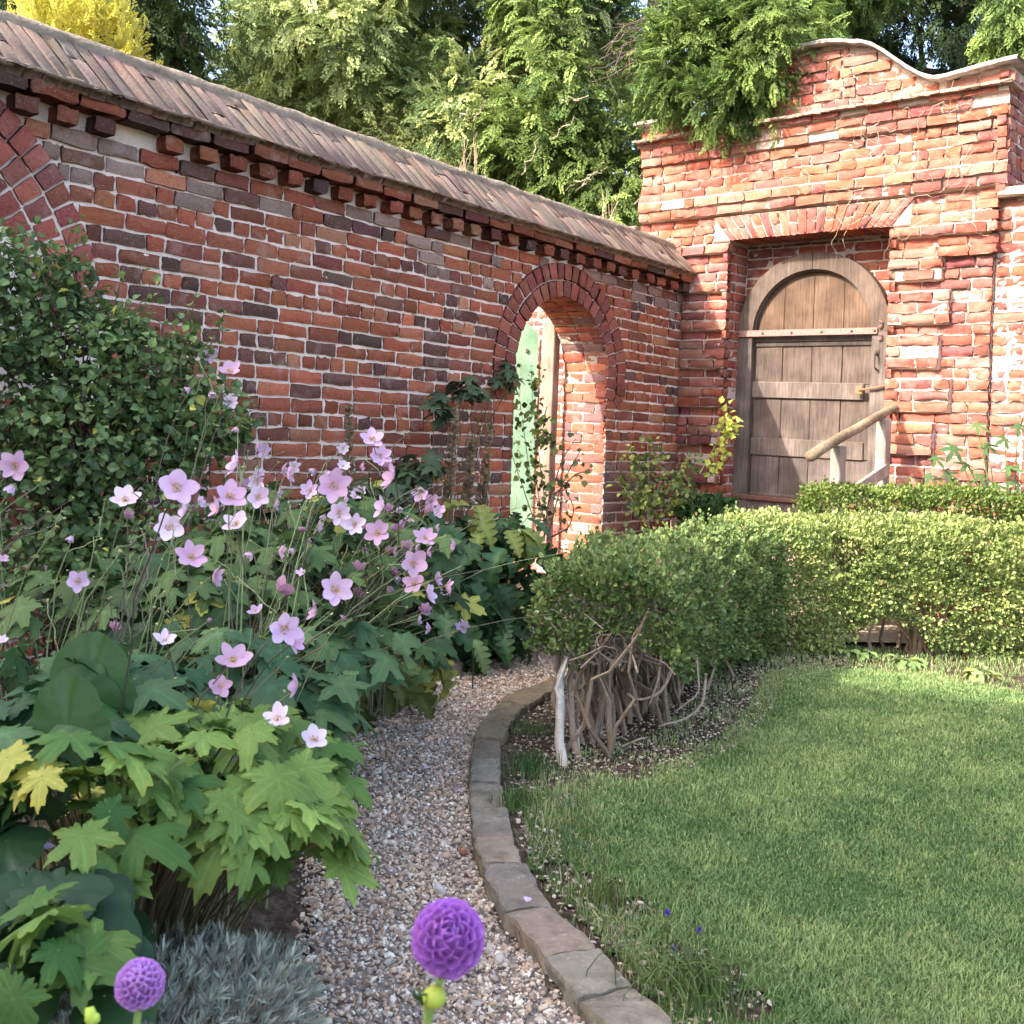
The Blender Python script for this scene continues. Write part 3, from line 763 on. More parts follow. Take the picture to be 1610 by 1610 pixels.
T_fine = [polar_leaf([(0, 1, .60), (1.05, .84, .52), (-1.05, .86, .52), (2.1, .60, .5), (-2.05, .62, .5)], tn_, .09, .42, 132, .12, dr_, .03, rings=(.1, .22, .34, .46, .58, .7, .8, .9, 1), fine=1) for dr_, tn_ in ((.15, 24), (.35, 27), (.6, 22), (.45, 30))]
T_tri = [polar_leaf([(0, 1.05, .55), (1.2, .72, .5), (-1.15, .75, .55), (2.3, .45, .5), (-2.3, .45, .5)], 20, .08, .40, 80, .12, dr_, .02) for dr_ in (.25, .55)]
T_berg = polar_leaf([(0, 1, 1.5), (1.4, .72, 1.3), (-1.4, .72, 1.3), (2.6, .52, .8), (-2.6, .52, .8)], 0, 0, .5, 48, .3, .2, .015, 1.25)
T_fig = polar_leaf([(0, 1, .34), (.95, .9, .34), (-.95, .9, .34), (1.9, .6, .34), (-1.9, .6, .34)], 0, 0, .26, 80, .05, .3, .0, 1.2)
def acw(t): return .30*math.sin(PI*min(t*.93+.05, 1))**.6*(.40+.60*abs(math.sin(t*PI*5.5))**.8)*(1-.35*t)
T_acan = [strip(acw, 34, a_, .35, .5, 2) for a_ in (.5, .9, 1.3)]
def spray_template(seed, n=15):
    r = np.random.default_rng(seed); V = []; Fq = []; C = []
    for i in range(n):
        t = (i+.3)/n; L = .46*(1-t*.72)*(.35+min(t*4, .65)); s = 1 if i % 2 else -1
        for k in range(3):
            f = (k+.6)/3; a = s*(.85+r.normal(0, .12)); bx, by = math.sin(a)*L*f*.8, t+math.cos(a)*L*f*.55
            l = .20*(1-.35*t)*r.uniform(.75, 1.2); a2 = a*.45+r.normal(0, .35)+(.0 if k else s*.2); ww = .042
            dx, dy = math.sin(a2), math.cos(a2); z = -.30*(by**2)-.12*abs(bx)+r.normal(0, .02)
            b = len(V)
            V += [[bx, by, z], [bx+dx*l*.5+dy*ww, by+dy*l*.5-dx*ww, z-.02+r.normal(0, .02)], [bx+dx*l, by+dy*l, z-.09*l/.2*r.uniform(.3, 1.3)], [bx+dx*l*.5-dy*ww, by+dy*l*.5+dx*ww, z-.02+r.normal(0, .02)]]
            Fq.append([b, b+1, b+2, b+3]); g = .72+.45*min(by, 1)+.1*f; C += [[g*.9, g*.95, g*.9], [g, g, g*.95], [g*1.25, g*1.18, g*.9], [g, g, g*.95]]
    return np.array(V), [np.array(Fq)], np.array(C)
T_spray = [spray_template(k) for k in range(4)]
def shell(n, c, r, inner=.75, upper=-1.0):
    """points in the outer layer of an ellipsoid with their outward directions"""
    d = rdir(int(n*2.2)+10); d = d[d[:, 2] > upper][:n]
    k = inner+(1-inner)*rng.random((len(d), 1))**.6
    k = k*(1+.10*vn(d, 2.3, rng.random()*9)[:, None]+.05*vn(d, 6, 2)[:, None])
    return np.asarray(c)+d*k*np.asarray(r), norm(d/np.asarray(r))
def vary(base, n, s=.15, h=.06):
    return np.clip(np.asarray(base)*(1+rng.normal(0, s, (n, 1)))*(1+rng.normal(0, h, (n, 3))), .005, .95)
def mixc(a, b, k): k = np.asarray(k)[:, None]; return np.asarray(a)*(1-k)+np.asarray(b)*k

# ------------------------------------------------------------------ conifers behind the walls
def conifer(name, label, cat, base, blobs, cols, size=.3, dens=42, trunk=None, group=None, droop=.75, limbs=14, seed=0, clump=(.28, .52), cn=1.9):
    """blobs: (centre, radii); each blob is clothed with clumps of drooping sprays"""
    o = thing(name, label, cat, base, group)
    ms_ = [MB()]
    cs = []
    for (c, r) in blobs:
        r = A(*r); area = (r[0]*r[1]+r[1]*r[2]+r[0]*r[2])/3*4*PI
        n = max(int(area*cn), 5)
        p, d = shell(n, c, r, .80)
        keep = (p[:, 2] > 1.6)
        p, d = p[keep], d[keep]; cs.append(np.concatenate([p, d], 1))
    cs = np.concatenate(cs)
    pos, Y, Nn, S, CC = [], [], [], [], []
    for row in cs:
        p, d = row[:3], row[3:]
        R = rng.uniform(*clump); n = int(dens*R/.4)
        q = rdir(n); q = q*(rng.random((n, 1))**.5)*A(R, R, R*1.25)
        pos.append(p+q); out = norm(q/R+d*1.0)
        y = norm(out*.75+A(0, 0, -droop)+rng.normal(0, .28, (n, 3))); Y.append(y)
        Nn.append(norm(out*.8+A(0, 0, .5)+rng.normal(0, .35, (n, 3))))
        S.append(size*rng.uniform(.7, 1.25, n)*rng.uniform(.85, 1.15))
        kk = np.clip(rng.normal(.45, .25)+rng.normal(0, .16, n)+.25*(np.linalg.norm(q, axis=1)/R-.6), 0, 1)
        CC.append(mixc(cols[0], cols[1], kk)*(1+rng.normal(0, .1, (n, 1))))
    pos, Y, Nn, S, CC = map(np.concatenate, (pos, Y, Nn, S, CC))
    mb = MB(); g = rng.integers(0, 4, len(pos))
    for k in range(4):
        m_ = g == k; inst(mb, T_spray[k], pos[m_], frames(Y[m_], Nn[m_]), S[m_], CC[m_])
    # dead brown inner twigs and dark inner foliage so that the crown closes
    mb.build('crown', M_conifer, o)
    mt = MB(); b0 = A(*base); top_ = max(c[2]+r[2]*.6 for c, r in blobs) if trunk is None else trunk
    tube(mt, curve(b0, (b0[0]+.1, b0[1], top_), 0, .05, 8), np.linspace(.30, .06, 8), 10, (.16, .11, .08), .05)
    for k in range(limbs):
        row = cs[rng.integers(len(cs))]; z = max(row[2]-rng.uniform(.2, 1.0), 1.2)
        tube(mt, curve((b0[0], b0[1], min(z, top_*.92)), row[:3]-row[3:]*.1, .1, .07, 8), np.linspace(.055, .012, 8), 5, (.2, .14, .1), .05)
    mt.build('trunk', M_bark, o)
    return o, cs
LEY = ((.13, .20, .08), (.52, .58, .27))
YEW = ((.018, .040, .016), (.075, .12, .035))
YG = ((.05, .10, .03), (.24, .34, .10))
def P3(px, py, Y): return tuple(U(px, py, Y))
conifer('cypress_tree', 'broad light green drooping cypress filling the middle above the garden wall', 'tree', (-.4, 14.6, 0),
        [(P3(640, 60, 13.2), (1.9, 1.3, 2.6)), (P3(520, 160, 12.6), (1.25, 1.0, 1.7)), (P3(820, 130, 13.0), (1.5, 1.2, 2.4)), (P3(535, 60, 13.4), (.60, .9, 1.1)),
         (P3(650, -160, 13.4), (1.3, 1.3, 2.0)), (P3(700, 260, 12.4), (1.2, .8, 1.0))], LEY, .23, 74, droop=.35)
conifer('cypress_tree', 'darker green cypress just left of the gable with bare twigs near the wall', 'tree', (1.5, 13.6, 0),
        [(P3(885, 150, 12.2), (.62, .9, 2.3)), (P3(960, 290, 11.6), (.62, .7, 1.1)), (P3(870, 300, 11.8), (.9, .7, .9)), (P3(860, -60, 12.4), (.5, .9, 1.3))],
        ((.05, .10, .028), (.25, .34, .10)), .22, 70, droop=.45)
conifer('yew_tree', 'almost black green yew tree behind the left end of the coping', 'tree', (-4.6, 11.6, 0),
        [(P3(235, 60, 10.8), (.5, .8, 1.1)), (P3(200, 0, 11.2), (.8, .7, .9)), (P3(310, 150, 11.4), (.35, .5, .5)), (P3(20, 30, 11.6), (.8, .6, 1.0))],
        YEW, .22, 44)
conifer('golden_shrub', 'bright yellow golden conifer showing over the left end of the wall', 'shrub', (-3.95, 8.9, 0),
        [(P3(85, 0, 8.7), (.22, .3, .4)), (P3(115, 20, 8.7), (.18, .3, .4)), (P3(160, 45, 8.7), (.22, .3, .42)), (P3(130, 100, 8.7), (.45, .3, .4)), (P3(190, 90, 8.7), (.15, .3, .26))],
        ((.55, .52, .09), (.84, .80, .27)), .12, 80, trunk=3.0, droop=-.7, limbs=4, clump=(.1, .2), cn=9)
conifer('yew_tree', 'dark spreading yew tree whose branches hang over the gable', 'tree', (2.9, 10.6, 0),
        [(P3(1150, 10, 9.0), (.52, .55, .40)), (P3(1085, 80, 8.5), (.17, .3, .26)), (P3(1165, 85, 8.25), (.30, .25, .30)), (P3(1235, 40, 8.15), (.32, .25, .28)), (P3(1060, 120, 8.4), (.10, .1, .12)), (P3(1120, 160, 8.25), (.16, .18, .14)), (P3(1215, 110, 8.1), (.14, .12, .14)), (P3(1190, 130, 8.1), (.2, .15, .15)), (P3(1230, -60, 9.3), (1.0, .7, .5)), (P3(1300, -20, 9.6), (.6, .5, .3))],
        YG, .15, 90, droop=.3, trunk=6.5, limbs=26, clump=(.12, .26), cn=9)
conifer('yew_tree', 'deep shaded yew tree directly behind the gable capping', 'tree', (4.6, 11.6, 0),
        [(P3(1420, 20, 10.8), (1.0, .6, .9)), (P3(1560, 60, 10.6), (.9, .6, 1.2)), (P3(1330, -10, 11.2), (.9, .6, .7)), (P3(1620, 250, 10.8), (.7, .5, 1.2)), (P3(1480, 100, 10.6), (.8, .5, .6))],
        ((.02, .042, .018), (.08, .12, .045)), .22, 46)
conifer('yew_tree', 'bright green yew sprig hanging into the top right corner', 'tree', (4.3, 8.8, 0),
        [(P3(1600, 60, 8.2), (.16, .2, .22)), (P3(1590, 15, 8.2), (.14, .2, .2)), (P3(1690, 40, 8.3), (.5, .3, .5))],
        YG, .15, 80, trunk=5, limbs=5, clump=(.1, .2), cn=14)
conifer('yew_tree', 'distant dark yew tree closing the gap behind the cypress', 'tree', (-1.5, 20, 0),
        [(P3(120, 80, 18), (1.9, 1.2, 2.2)), (P3(700, 250, 18), (2.6, 1.2, 1.6)), (P3(330, 230, 18), (1.5, 1.0, 1.2))], YEW, .42, 26)
# thin bare twigs between the cypress and the overhanging yew
bt = thing('dead_branch', 'bare twiggy dead branches crossing the blue gap of sky', 'branch', P3(1090, 60, 9.6)); m_ = MB()
for k in range(16):
    a = P3(1090+rng.uniform(-30, 30), 20+rng.uniform(-40, 40), 9.6); b = P3(rng.uniform(925, 1010), rng.uniform(30, 130), 9.6+rng.uniform(-.3, .3))
    P = curve(a, b, rng.uniform(-.05, .05), .03, 9); tube(m_, P, np.linspace(.011, .003, 9), 4, (.12, .09, .075))
    for j in range(5):
        q = P[rng.integers(2, 9)]; tube(m_, curve(q, q+rng.normal(0, .13, 3)+A(-.08, 0, -.03), 0, .012, 4), (.004, .003, .003, .002), 3, (.12, .09, .075))
m_.build('twigs', M_bark, bt)
tw = thing('dead_branch', 'pale broken dead branches caught in the cypress above the coping', 'branch', P3(900, 250, 11.0)); m_ = MB()
for (x0, y0, x1, y1) in ((868, 217, 908, 188), (880, 160, 925, 150), (745, 190, 762, 160), (720, 190, 740, 172), (905, 300, 950, 255), (915, 290, 955, 262), (820, 275, 850, 215), (890, 300, 935, 270), (1000, 350, 1010, 270), (990, 352, 1025, 240)):
    P = curve(P3(x0, y0, 10.9), P3(x1, y1, 10.7), 0, .02, 9); tube(m_, P, np.linspace(.009, .003, 9), 4, (.5, .42, .32))
m_.build('twigs', M_bark, tw)
tp = thing('dry_weed', 'dry brown weeds growing on top of the garden wall coping', 'weed', tuple(fl_(A(2.7), A(2.7), A(-.1))[0])); m_ = MB()
for k in range(26):
    u = rng.choice([2.45, .95])+rng.normal(0, .06); a = fl_(A(u), A(2.66), A(-.1))[0]; tube(m_, curve(a, a+A(rng.normal(0, .05), rng.normal(0, .05), rng.uniform(.08, .3)), 0, .006, 4), (.003, .002, .002, .001), 3, (.5, .38, .24))
m_.build('stems', M_stem, tp)

# ------------------------------------------------------------------ ground, path, kerb
def sheet(name, poly_fn, x0, x1, y0, y1, step, z0, amp, m, kind='structure'):
    xs = np.arange(x0, x1, step); ys = np.arange(y0, y1, step); X, Y = np.meshgrid(xs, ys); P = np.stack([X, Y, 0*X], -1)
    Z = z0(X, Y)+vn(P, 3)*amp+vn(P, 14, 3)*amp*.5+vn(P, 45, 5)*amp*.3
    nx, ny = len(xs), len(ys); i, j = np.meshgrid(np.arange(ny-1), np.arange(nx-1), indexing='ij')
    k = poly_fn(X[:-1, :-1]+step/2, Y[:-1, :-1]+step/2)
    o = mesh(name, np.stack([X, Y, Z], -1).reshape(-1, 3), [np.stack([i*nx+j, i*nx+j+1, (i+1)*nx+j+1, (i+1)*nx+j], -1)[k]], m, None, (.1, .08, .06), True)
    return tag(o, kind=kind)
KL = np.array([G(x, y)[:2] for x, y in ((985, 1700), (950, 1640), (900, 1590), (850, 1520), (795, 1462), (762, 1400), (744, 1345), (739, 1286), (738, 1240), (740, 1205), (744, 1176), (758, 1146), (778, 1122), (815, 1098), (862, 1082), (905, 1072), (960, 1066))])
KL[-2:] += A([.02, .05], [.05, .12])
def resample(P, n):
    d = np.concatenate([[0], np.cumsum(np.linalg.norm(np.diff(P, axis=0), axis=1))]); t = np.linspace(0, d[-1], n)
    return np.stack([np.interp(t, d, P[:, k]) for k in range(P.shape[1])], 1)
def dist_poly(X, Y, P):
    P = resample(P, 90); s = X.shape; Q_ = np.stack([X.ravel(), Y.ravel()], 1); out = np.full(len(Q_), 9.); sg = np.zeros(len(Q_))
    for i in range(0, len(Q_), 20000):
        D = np.linalg.norm(Q_[i:i+20000, None]-P[None], axis=2); k = D.argmin(1); out[i:i+20000] = D.min(1)
        k2 = np.clip(k, 0, len(P)-2); tg = P[k2+1]-P[k2]; v_ = Q_[i:i+20000]-P[k2]; sg[i:i+20000] = np.sign(tg[:, 1]*v_[:, 0]-tg[:, 0]*v_[:, 1])
    return (out*sg).reshape(s)          # positive on the lawn side
XL = np.array([G(x, y)[:2] for x, y in ((330, 1900), (430, 1700), (470, 1600), (500, 1450), (500, 1330), (490, 1240), (498, 1180), (540, 1140), (590, 1105), (660, 1075), (720, 1050), (800, 1035))])
XL = np.concatenate([XL, A([.12, 6.3], [.45, 6.9])])
KLx = np.concatenate([KL, A([.75, 5.75], [.95, 6.15], [1.3, 6.45])])
gz = lambda X, Y: -.03+np.clip((-(X*NL[0]+Y*NL[1])-.0+(CO[0]*NL[0]+CO[1]*NL[1]))*-0, 0, 0)
tag(mesh('ground', A([-60, -40, -.08], [60, -40, -.08], [60, 90, -.08], [-60, 90, -.08]), [np.array([[0, 1, 2, 3]])], M_soil, None, (.1, .08, .06)), kind='structure')
def bedz(X, Y):
    dl = dist_poly(X, Y, XL); return -.02+.11*np.clip(-dl/.25, 0, 1)
def wallside(X, Y): return ((X-CO[0])*NL[0]+(Y-CO[1])*NL[1] > 0)
sheet('flower_bed', lambda X, Y: (dist_poly(X, Y, XL) < .03) & wallside(X, Y), -3.2, 1.2, .4, 8.0, .05, bedz, .012, M_soil)
sheet('path', lambda X, Y: wallside(X, Y) & (dist_poly(X, Y, KLx) < .05) & (dist_poly(X, Y, XL) > -.05), -1.2, 1.6, .8, 8.2, .03, lambda X, Y: -.012+0*X, .004, M_gravel)
bpy.data.objects['path'].data.color_attributes['Col'].data.foreach_set('color', np.tile(np.array([.36, .31, .26, 1], np.float32), len(bpy.data.objects['path'].data.vertices)))
# lawn edge: the soil strip lies under the hedge and beside the kerb
LB = np.array([G(x, y)[:2] for x, y in ((1090, 1700), (1010, 1560), (900, 1440), (835, 1370), (822, 1300), (850, 1250), (960, 1228), (1060, 1205), (1130, 1170), (1175, 1120), (1205, 1065), (1330, 1050), (1470, 1068), (1620, 1096), (1800, 1120))])
def inlawn(X, Y): return dist_poly(X, Y, LB)
def lawnsoil(X, Y): return (dist_poly(X, Y, KLx) > .02)
BARE = [(*G(ex, ey)[:2], er) for ex, ey, er in ((930, 1405, .09), (985, 1440, .08), (1065, 1510, .07), (1130, 1545, .06), (870, 1375, .05), (1165, 1590, .06), (900, 1215, .09), (990, 1225, .09))]
def notbare(X, Y):
    k = np.ones(X.shape, bool)
    for bx_, by_, br_ in BARE: k &= ((X-bx_)**2+(Y-by_)**2) > br_**2
    return k
sheet('soil', lambda X, Y: lawnsoil(X, Y) & (Y < 6.75), .0, 5.2, .9, 6.9, .04, lambda X, Y: .006+0*X, .006, M_soil)
M_turf = mat('turf', 1, attr=False, color=(.06, .12, .03), noise=[(25, 5, (.12, .13, .05), .45, .7, .7)], bump=[(80, 6, 1, .02)], spec=.05)
sheet('lawn', lambda X, Y: (inlawn(X, Y) > .0) & lawnsoil(X, Y) & notbare(X, Y), .0, 5.2, .9, 6.3, .03, lambda X, Y: .017+0*X, .003, M_turf)
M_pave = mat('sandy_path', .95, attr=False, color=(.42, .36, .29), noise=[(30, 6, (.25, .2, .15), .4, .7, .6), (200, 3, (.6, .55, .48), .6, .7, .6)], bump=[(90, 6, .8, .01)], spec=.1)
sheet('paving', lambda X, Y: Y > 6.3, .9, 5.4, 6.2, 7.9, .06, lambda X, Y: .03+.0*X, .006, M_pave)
# gravel stones
ph = (1+5**.5)/2
IV = norm(A([-1, ph, 0], [1, ph, 0], [-1, -ph, 0], [1, -ph, 0], [0, -1, ph], [0, 1, ph], [0, -1, -ph], [0, 1, -ph], [ph, 0, -1], [ph, 0, 1], [-ph, 0, -1], [-ph, 0, 1]))
IF = np.array([[0, 11, 5], [0, 5, 1], [0, 1, 7], [0, 7, 10], [0, 10, 11], [1, 5, 9], [5, 11, 4], [11, 10, 2], [10, 7, 6], [7, 1, 8], [3, 9, 4], [3, 4, 2], [3, 2, 6], [3, 6, 8], [3, 8, 9], [4, 9, 5], [2, 4, 11], [6, 2, 10], [8, 6, 7], [9, 8, 1]])
def stones(mb, P, s, cols, flat=.55):
    n = len(P); s = np.asarray(s, float).reshape(-1); cols = np.broadcast_to(np.asarray(cols, float).reshape(-1, 3), (n, 3)); B = frames(rdir(n), rdir(n)); V = IV[None]*(1+rng.normal(0, .16, (n, 12, 1)))*(s[:, None, None])*np.stack([rng.uniform(.8, 1.3, n), rng.uniform(.6, 1, n), rng.uniform(.4, .8, n)], 1)[:, None, :]
    V = np.einsum('nkc,ncd->nkd', V, B); V[:, :, 2] *= flat+.25; V = V+P[:, None, :]
    f = (IF[None]+(np.arange(n)*12)[:, None, None]).reshape(-1, 3); mb.add(V.reshape(-1, 3), [f], np.repeat(cols, 12, 0))
N = 230000; X = rng.uniform(-1.1, 1.5, N); Y = 1.3+6.6*rng.random(N)**1.6
dk, dx_ = dist_poly(X, Y, KLx), dist_poly(X, Y, XL)
ok = wallside(X, Y) & (dk < .0) & (dx_ > -.03-.04*rng.random(N)); X, Y = X[ok], Y[ok]
SP = A(1.36, 1.25, 1.08)*A([.50, .44, .38], [.36, .31, .27], [.60, .56, .51], [.30, .22, .17], [.42, .31, .24], [.17, .155, .15], [.70, .67, .63], [.34, .32, .31], [.46, .36, .28])
m_ = MB(); s = rng.lognormal(math.log(.0044), .38, len(X))*(1+.06*Y); c = SP[rng.choice(9, len(X), p=[.17, .17, .12, .12, .12, .10, .05, .10, .05])]*(1+rng.normal(0, .13, (len(X), 1)))
stones(m_, np.stack([X, Y, -.006+rng.random(len(X))*.010], 1), np.clip(s, .003, .02), np.clip(c, .02, .9))
tag(m_.build('gravel', M_gravel), kind='stuff')
print('gravel', len(X))
# pebbles and litter on the soil by the kerb and below the hedge
N = 16000; X = rng.uniform(.0, 1.9, N); Y = rng.uniform(1.6, 6.2, N); dl = inlawn(X, Y); dk = dist_poly(X, Y, KLx)
ok = (dk > .14) & ((dl < .10) | ~notbare(X, Y)); X, Y = X[ok], Y[ok]; m_ = MB()
stones(m_, np.stack([X, Y, .02+rng.random(len(X))*.008], 1), rng.uniform(.003, .009, len(X)), np.clip(A([.35, .29, .22])*rng.uniform(.4, 1.7, (len(X), 1)), .02, .9), .3)
tag(m_.build('soil_pebbles', M_gravel), kind='stuff')
# kerb stones
KW = [.135, .135, .13, .125, .115, .115, .11, .105, .105, .115, .12, .13, .13, .13]
cuts_px = [(985, 1700), (905, 1600), (850, 1530), (795, 1456), (755, 1380), (742, 1335), (739, 1286), (738, 1245), (740, 1208), (745, 1172), (760, 1142), (788, 1116), (830, 1094), (880, 1076), (960, 1066)]
klabels = ['rough pale kerb stone at the bottom edge beside the long grass', 'large sunken kerb stone with a broken grey corner near the bottom', 'pinkish kerb stone carrying pale lichen beside the purple dahlia', 'dark blotched kerb stone with a fallen petal on top', 'cracked kerb stone where the kerb starts to bend', 'grey square kerb stone with a dark spot beside the thick grass', 'plain grey kerb stone third below the mossy one', 'pale grey kerb stone at the leftmost point of the bend', 'dark worn kerb stone at the top of the straight run', 'mossy green kerb stone beside the weeds', 'low mossy kerb stone where the kerb turns right', 'small brown kerb stone approaching the hedge stems', 'flat brown kerb stone almost under the hedge', 'farthest kerb stone hidden behind the pale hedge stems']
Kr = resample(KL, 400)
def knear(p): return np.linalg.norm(Kr-p, axis=1).argmin()
ki = [knear(G(x, y)[:2]) for x, y in cuts_px]
for k in range(14):
    a, b = ki[k], ki[k+1]
    if b-a < 3: b = a+6
    pts = np.stack([np.interp(np.linspace(a+.35, min(b, 399)-.3, 19), np.arange(400), Kr[:, c]) for c in (0, 1)], 1); tg = np.gradient(pts, axis=0); tg = tg/np.linalg.norm(tg, axis=1)[:, None]; nr = np.stack([tg[:, 1], -tg[:, 0]], 1)
    wd = KW[k]; zt = .038+rng.normal(0, .005); rows_ = []
    prof = [(.0, -.04), (.0, zt-.004), (.004, zt), (wd*.35, zt+.002), (wd*.7, zt+.001), (wd-.004, zt), (wd, zt-.006), (wd, -.04)]
    pr_ = np.array(prof); prof = [tuple(x) for x in resample(pr_, 26)]
    jit = .006*vn(np.stack([np.arange(26)*.2, np.full(26, k*3.1), np.zeros(26)], 1), 1)
    for i in range(19):
        e = .004 if i in (0, 18) else 0
        vv_ = [vn(A(pts[i][0]*1.0, pts[i][1]+u, z), 22, k)*.0045+vn(A(pts[i][0], pts[i][1]+u, z), 60, k)*.0025+rng.normal(0, .0006) for u, z in prof]; rows_.append([[*(pts[i]+nr[i]*(u+jit[q]*.6+vv_[q]*1.4)), z-e*(z > 0)+vv_[(q+3) % 26]] for q, (u, z) in enumerate(prof)])
    rows_ = np.array(rows_); m = len(prof); i, j = np.meshgrid(np.arange(18), np.arange(m-1), indexing='ij')
    f4 = np.stack([i*m+j, i*m+j+1, (i+1)*m+j+1, (i+1)*m+j], -1).reshape(-1, 4)
    caps = [np.array([list(range(26))])+off for off in (0, 18*m)]
    m_ = MB(); base = A([.40, .36, .32], [.33, .33, .30], [.42, .33, .28], [.26, .25, .25], [.42, .35, .28], [.33, .32, .29], [.29, .29, .26], [.34, .33, .31], [.20, .18, .15], [.20, .20, .12], [.19, .18, .11], [.26, .21, .14], [.28, .23, .16], [.25, .22, .17])[k]
    m_.add(rows_.reshape(-1, 3), [f4]+caps, (base*.6+A(.30, .26, .20)*.4)*A(.82, .77, .68))
    o = m_.build('kerb_stone', M_stone, None, False, loc=(*rows_[9, 13][:2], 0)); tag(o, klabels[k], 'kerb stone', 'kerb stones along the gravel path')
# stones edging the planting
el = ['low grey edging stone peeping out left of the acanthus leaves', 'pale edging stone under the acanthus', 'small square edging stone by the drooping yellow leaves']
for k, (px, py) in enumerate(((705, 1056), (662, 1076), (548, 1120))):
    p = G(px, py, .03); m_ = MB(); box(m_, p+A(-.06, 0, 0), (.26, .10, .09), [[.8, .6, 0], [-.6, .8, 0], [0, 0, 1]], (.32, .28, .22), .006, .015)
    tag(m_.build('edging_stone', M_stone, None, loc=tuple(p)), el[k], 'edging stone', 'stones edging the flower bed')
for k, (px, py, s_, c_, l_) in enumerate(((728, 1338, .022, (.45, .2, .12), 'small orange brick fragment lying against the kerb'), (785, 1507, .018, (.6, .55, .5), 'pale flat pebble on the gravel right of the purple dahlia'), (690, 1398, .02, (.5, .45, .42), 'grey flint on the gravel just above the purple dahlia'))):
    m_ = MB(); p = G(px, py, .012); stones(m_, p[None], A(s_), A([c_])); tag(m_.build('loose_stone', M_gravel, None, loc=tuple(p)), l_, 'stone')

# ------------------------------------------------------------------ grass
N = 800000; X = rng.uniform(.05, 4.6, N); Y = 1.9+4.3*rng.random(N)**1.7
keep = (X < .52*Y+.15) & (X > -.1*Y)
X, Y = X[keep], Y[keep]; dl = inlawn(X, Y); dk = dist_poly(X, Y, KLx)-.13
P = np.stack([X, Y, 0*X], 1); nz = vn(P, 3.5); nz2 = vn(P, 12, 4)
edge = np.clip(dl/.25, 0, 1); prob = np.where(dl > 0, .45+.6*edge+.15*nz2, np.where(dl > -.25, .05+.10*(nz2 > .2), .0))
prob = np.where((Y > 5.6) & (dl < .12), .15, prob)
for ex, ey, er in ((930, 1405, .10), (985, 1440, .09), (1065, 1510, .08), (1130, 1545, .07), (870, 1375, .05), (1165, 1590, .07), (900, 1215, .09), (990, 1225, .10)):
    eg = G(ex, ey); prob = prob*(1-.88*np.exp(-(((X-eg[0])**2+(Y-eg[1])**2)/(er*(1+.35*nz2))**2)**2))
patch = (dk < .30+.2*nz2) & (Y < 3.0) & (nz < .35); prob = np.where(patch, prob*.35, prob)
ok = (rng.random(len(X)) < prob) & (dk > .005); X, Y, nz, nz2, dl, dk = X[ok], Y[ok], nz[ok], nz2[ok], dl[ok], dk[ok]
n = len(X); print('grass', n)
H_ = rng.uniform(.007, .018, n)*(1+.35*nz)*(1+.05*Y); H_ = np.where((dk < .3) & (rng.random(n) < .12), H_*2.2, H_); H_ = np.where(dl < .08, H_*1.2, H_)
az = rng.uniform(0, 2*PI, n); ln = rng.uniform(.1, .9, n); d = np.stack([np.cos(az), np.sin(az), 0*az], 1); sd_ = np.stack([-np.sin(az), np.cos(az), 0*az], 1)
W_ = (.0006+.00035*Y)*rng.uniform(.7, 1.3, n)
b = np.stack([X, Y, np.full(n, .014)], 1); H_ = H_+.006; mid = b+d*(H_*ln*.3)[:, None]+A(0, 0, 1)*(H_*.6)[:, None]; tip = b+d*(H_*ln)[:, None]+A(0, 0, 1)*(H_*rng.uniform(.75, 1.05, n))[:, None]
V = np.stack([b-sd_*W_[:, None], b+sd_*W_[:, None], mid+sd_*W_[:, None]*.8, mid-sd_*W_[:, None]*.8, tip], 1)
g = mixc((.11, .20, .065), (.33, .43, .16), np.clip(.42+.30*nz+.30*nz2+.06*(X-1.5)+rng.normal(0, .2, n), 0, 1)); g *= rng.uniform(.75, 1.25, (n, 1))
dry = rng.random(n) < np.clip(.03+.25*(dl < .1)+.2*(dk < .25), 0, .6); g[dry] = A(.38, .36, .18)*rng.uniform(.6, 1.2, (dry.sum(), 1))
o5 = (np.arange(n)*5)[:, None]
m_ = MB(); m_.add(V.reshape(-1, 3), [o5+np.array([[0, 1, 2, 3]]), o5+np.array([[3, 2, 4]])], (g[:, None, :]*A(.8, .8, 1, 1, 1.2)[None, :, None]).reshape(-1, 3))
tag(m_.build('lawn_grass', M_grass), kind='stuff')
def tuft(name, label, c, r, n, h, colr, cat='grass', spread=.5, wdt=.0016):
    m_ = MB()
    for k in range(n):
        a = rng.uniform(0, 2*PI); q = A(c[0]+rng.normal(0, r), c[1]+rng.normal(0, r), c[2]); L = h*rng.uniform(.5, 1.15); o_ = rng.uniform(.1, 1)*spread*L
        P = curve(q, q+A(math.cos(a)*o_, math.sin(a)*o_, L*.85), 0, 0, 5, d0=(0, 0, L*.75)); tube(m_, P, (wdt, wdt, wdt*.8, wdt*.6, .0003), 3, A(*colr)*rng.uniform(.6, 1.4))
    return tag(m_.build(name, M_grass, None, loc=tuple(c)), label, cat)
tuft('grass_tuft', 'coarse dark grass tuft growing beside the kerb below the hedge stems', G(835, 1215, .02), .05, 150, .08, (.07, .15, .04))
tuft('grass_tuft', 'ragged long grass tuft leaning over the lower kerb stones', G(1090, 1560, .02), .06, 220, .12, (.13, .2, .06), spread=1.1)
tuft('grass_tuft', 'thin upright grass tuft between the kerb and the bare patch', G(940, 1420, .02), .03, 70, .10, (.15, .22, .06), spread=.7)
tuft('grass_tuft', 'dense green grass tuft against the middle kerb stones', G(815, 1270, .02), .035, 140, .07, (.11, .19, .05))
tuft('grass_tuft', 'low weeds growing over the far kerb bend', G(835, 1150, .02), .05, 130, .05, (.11, .16, .05))
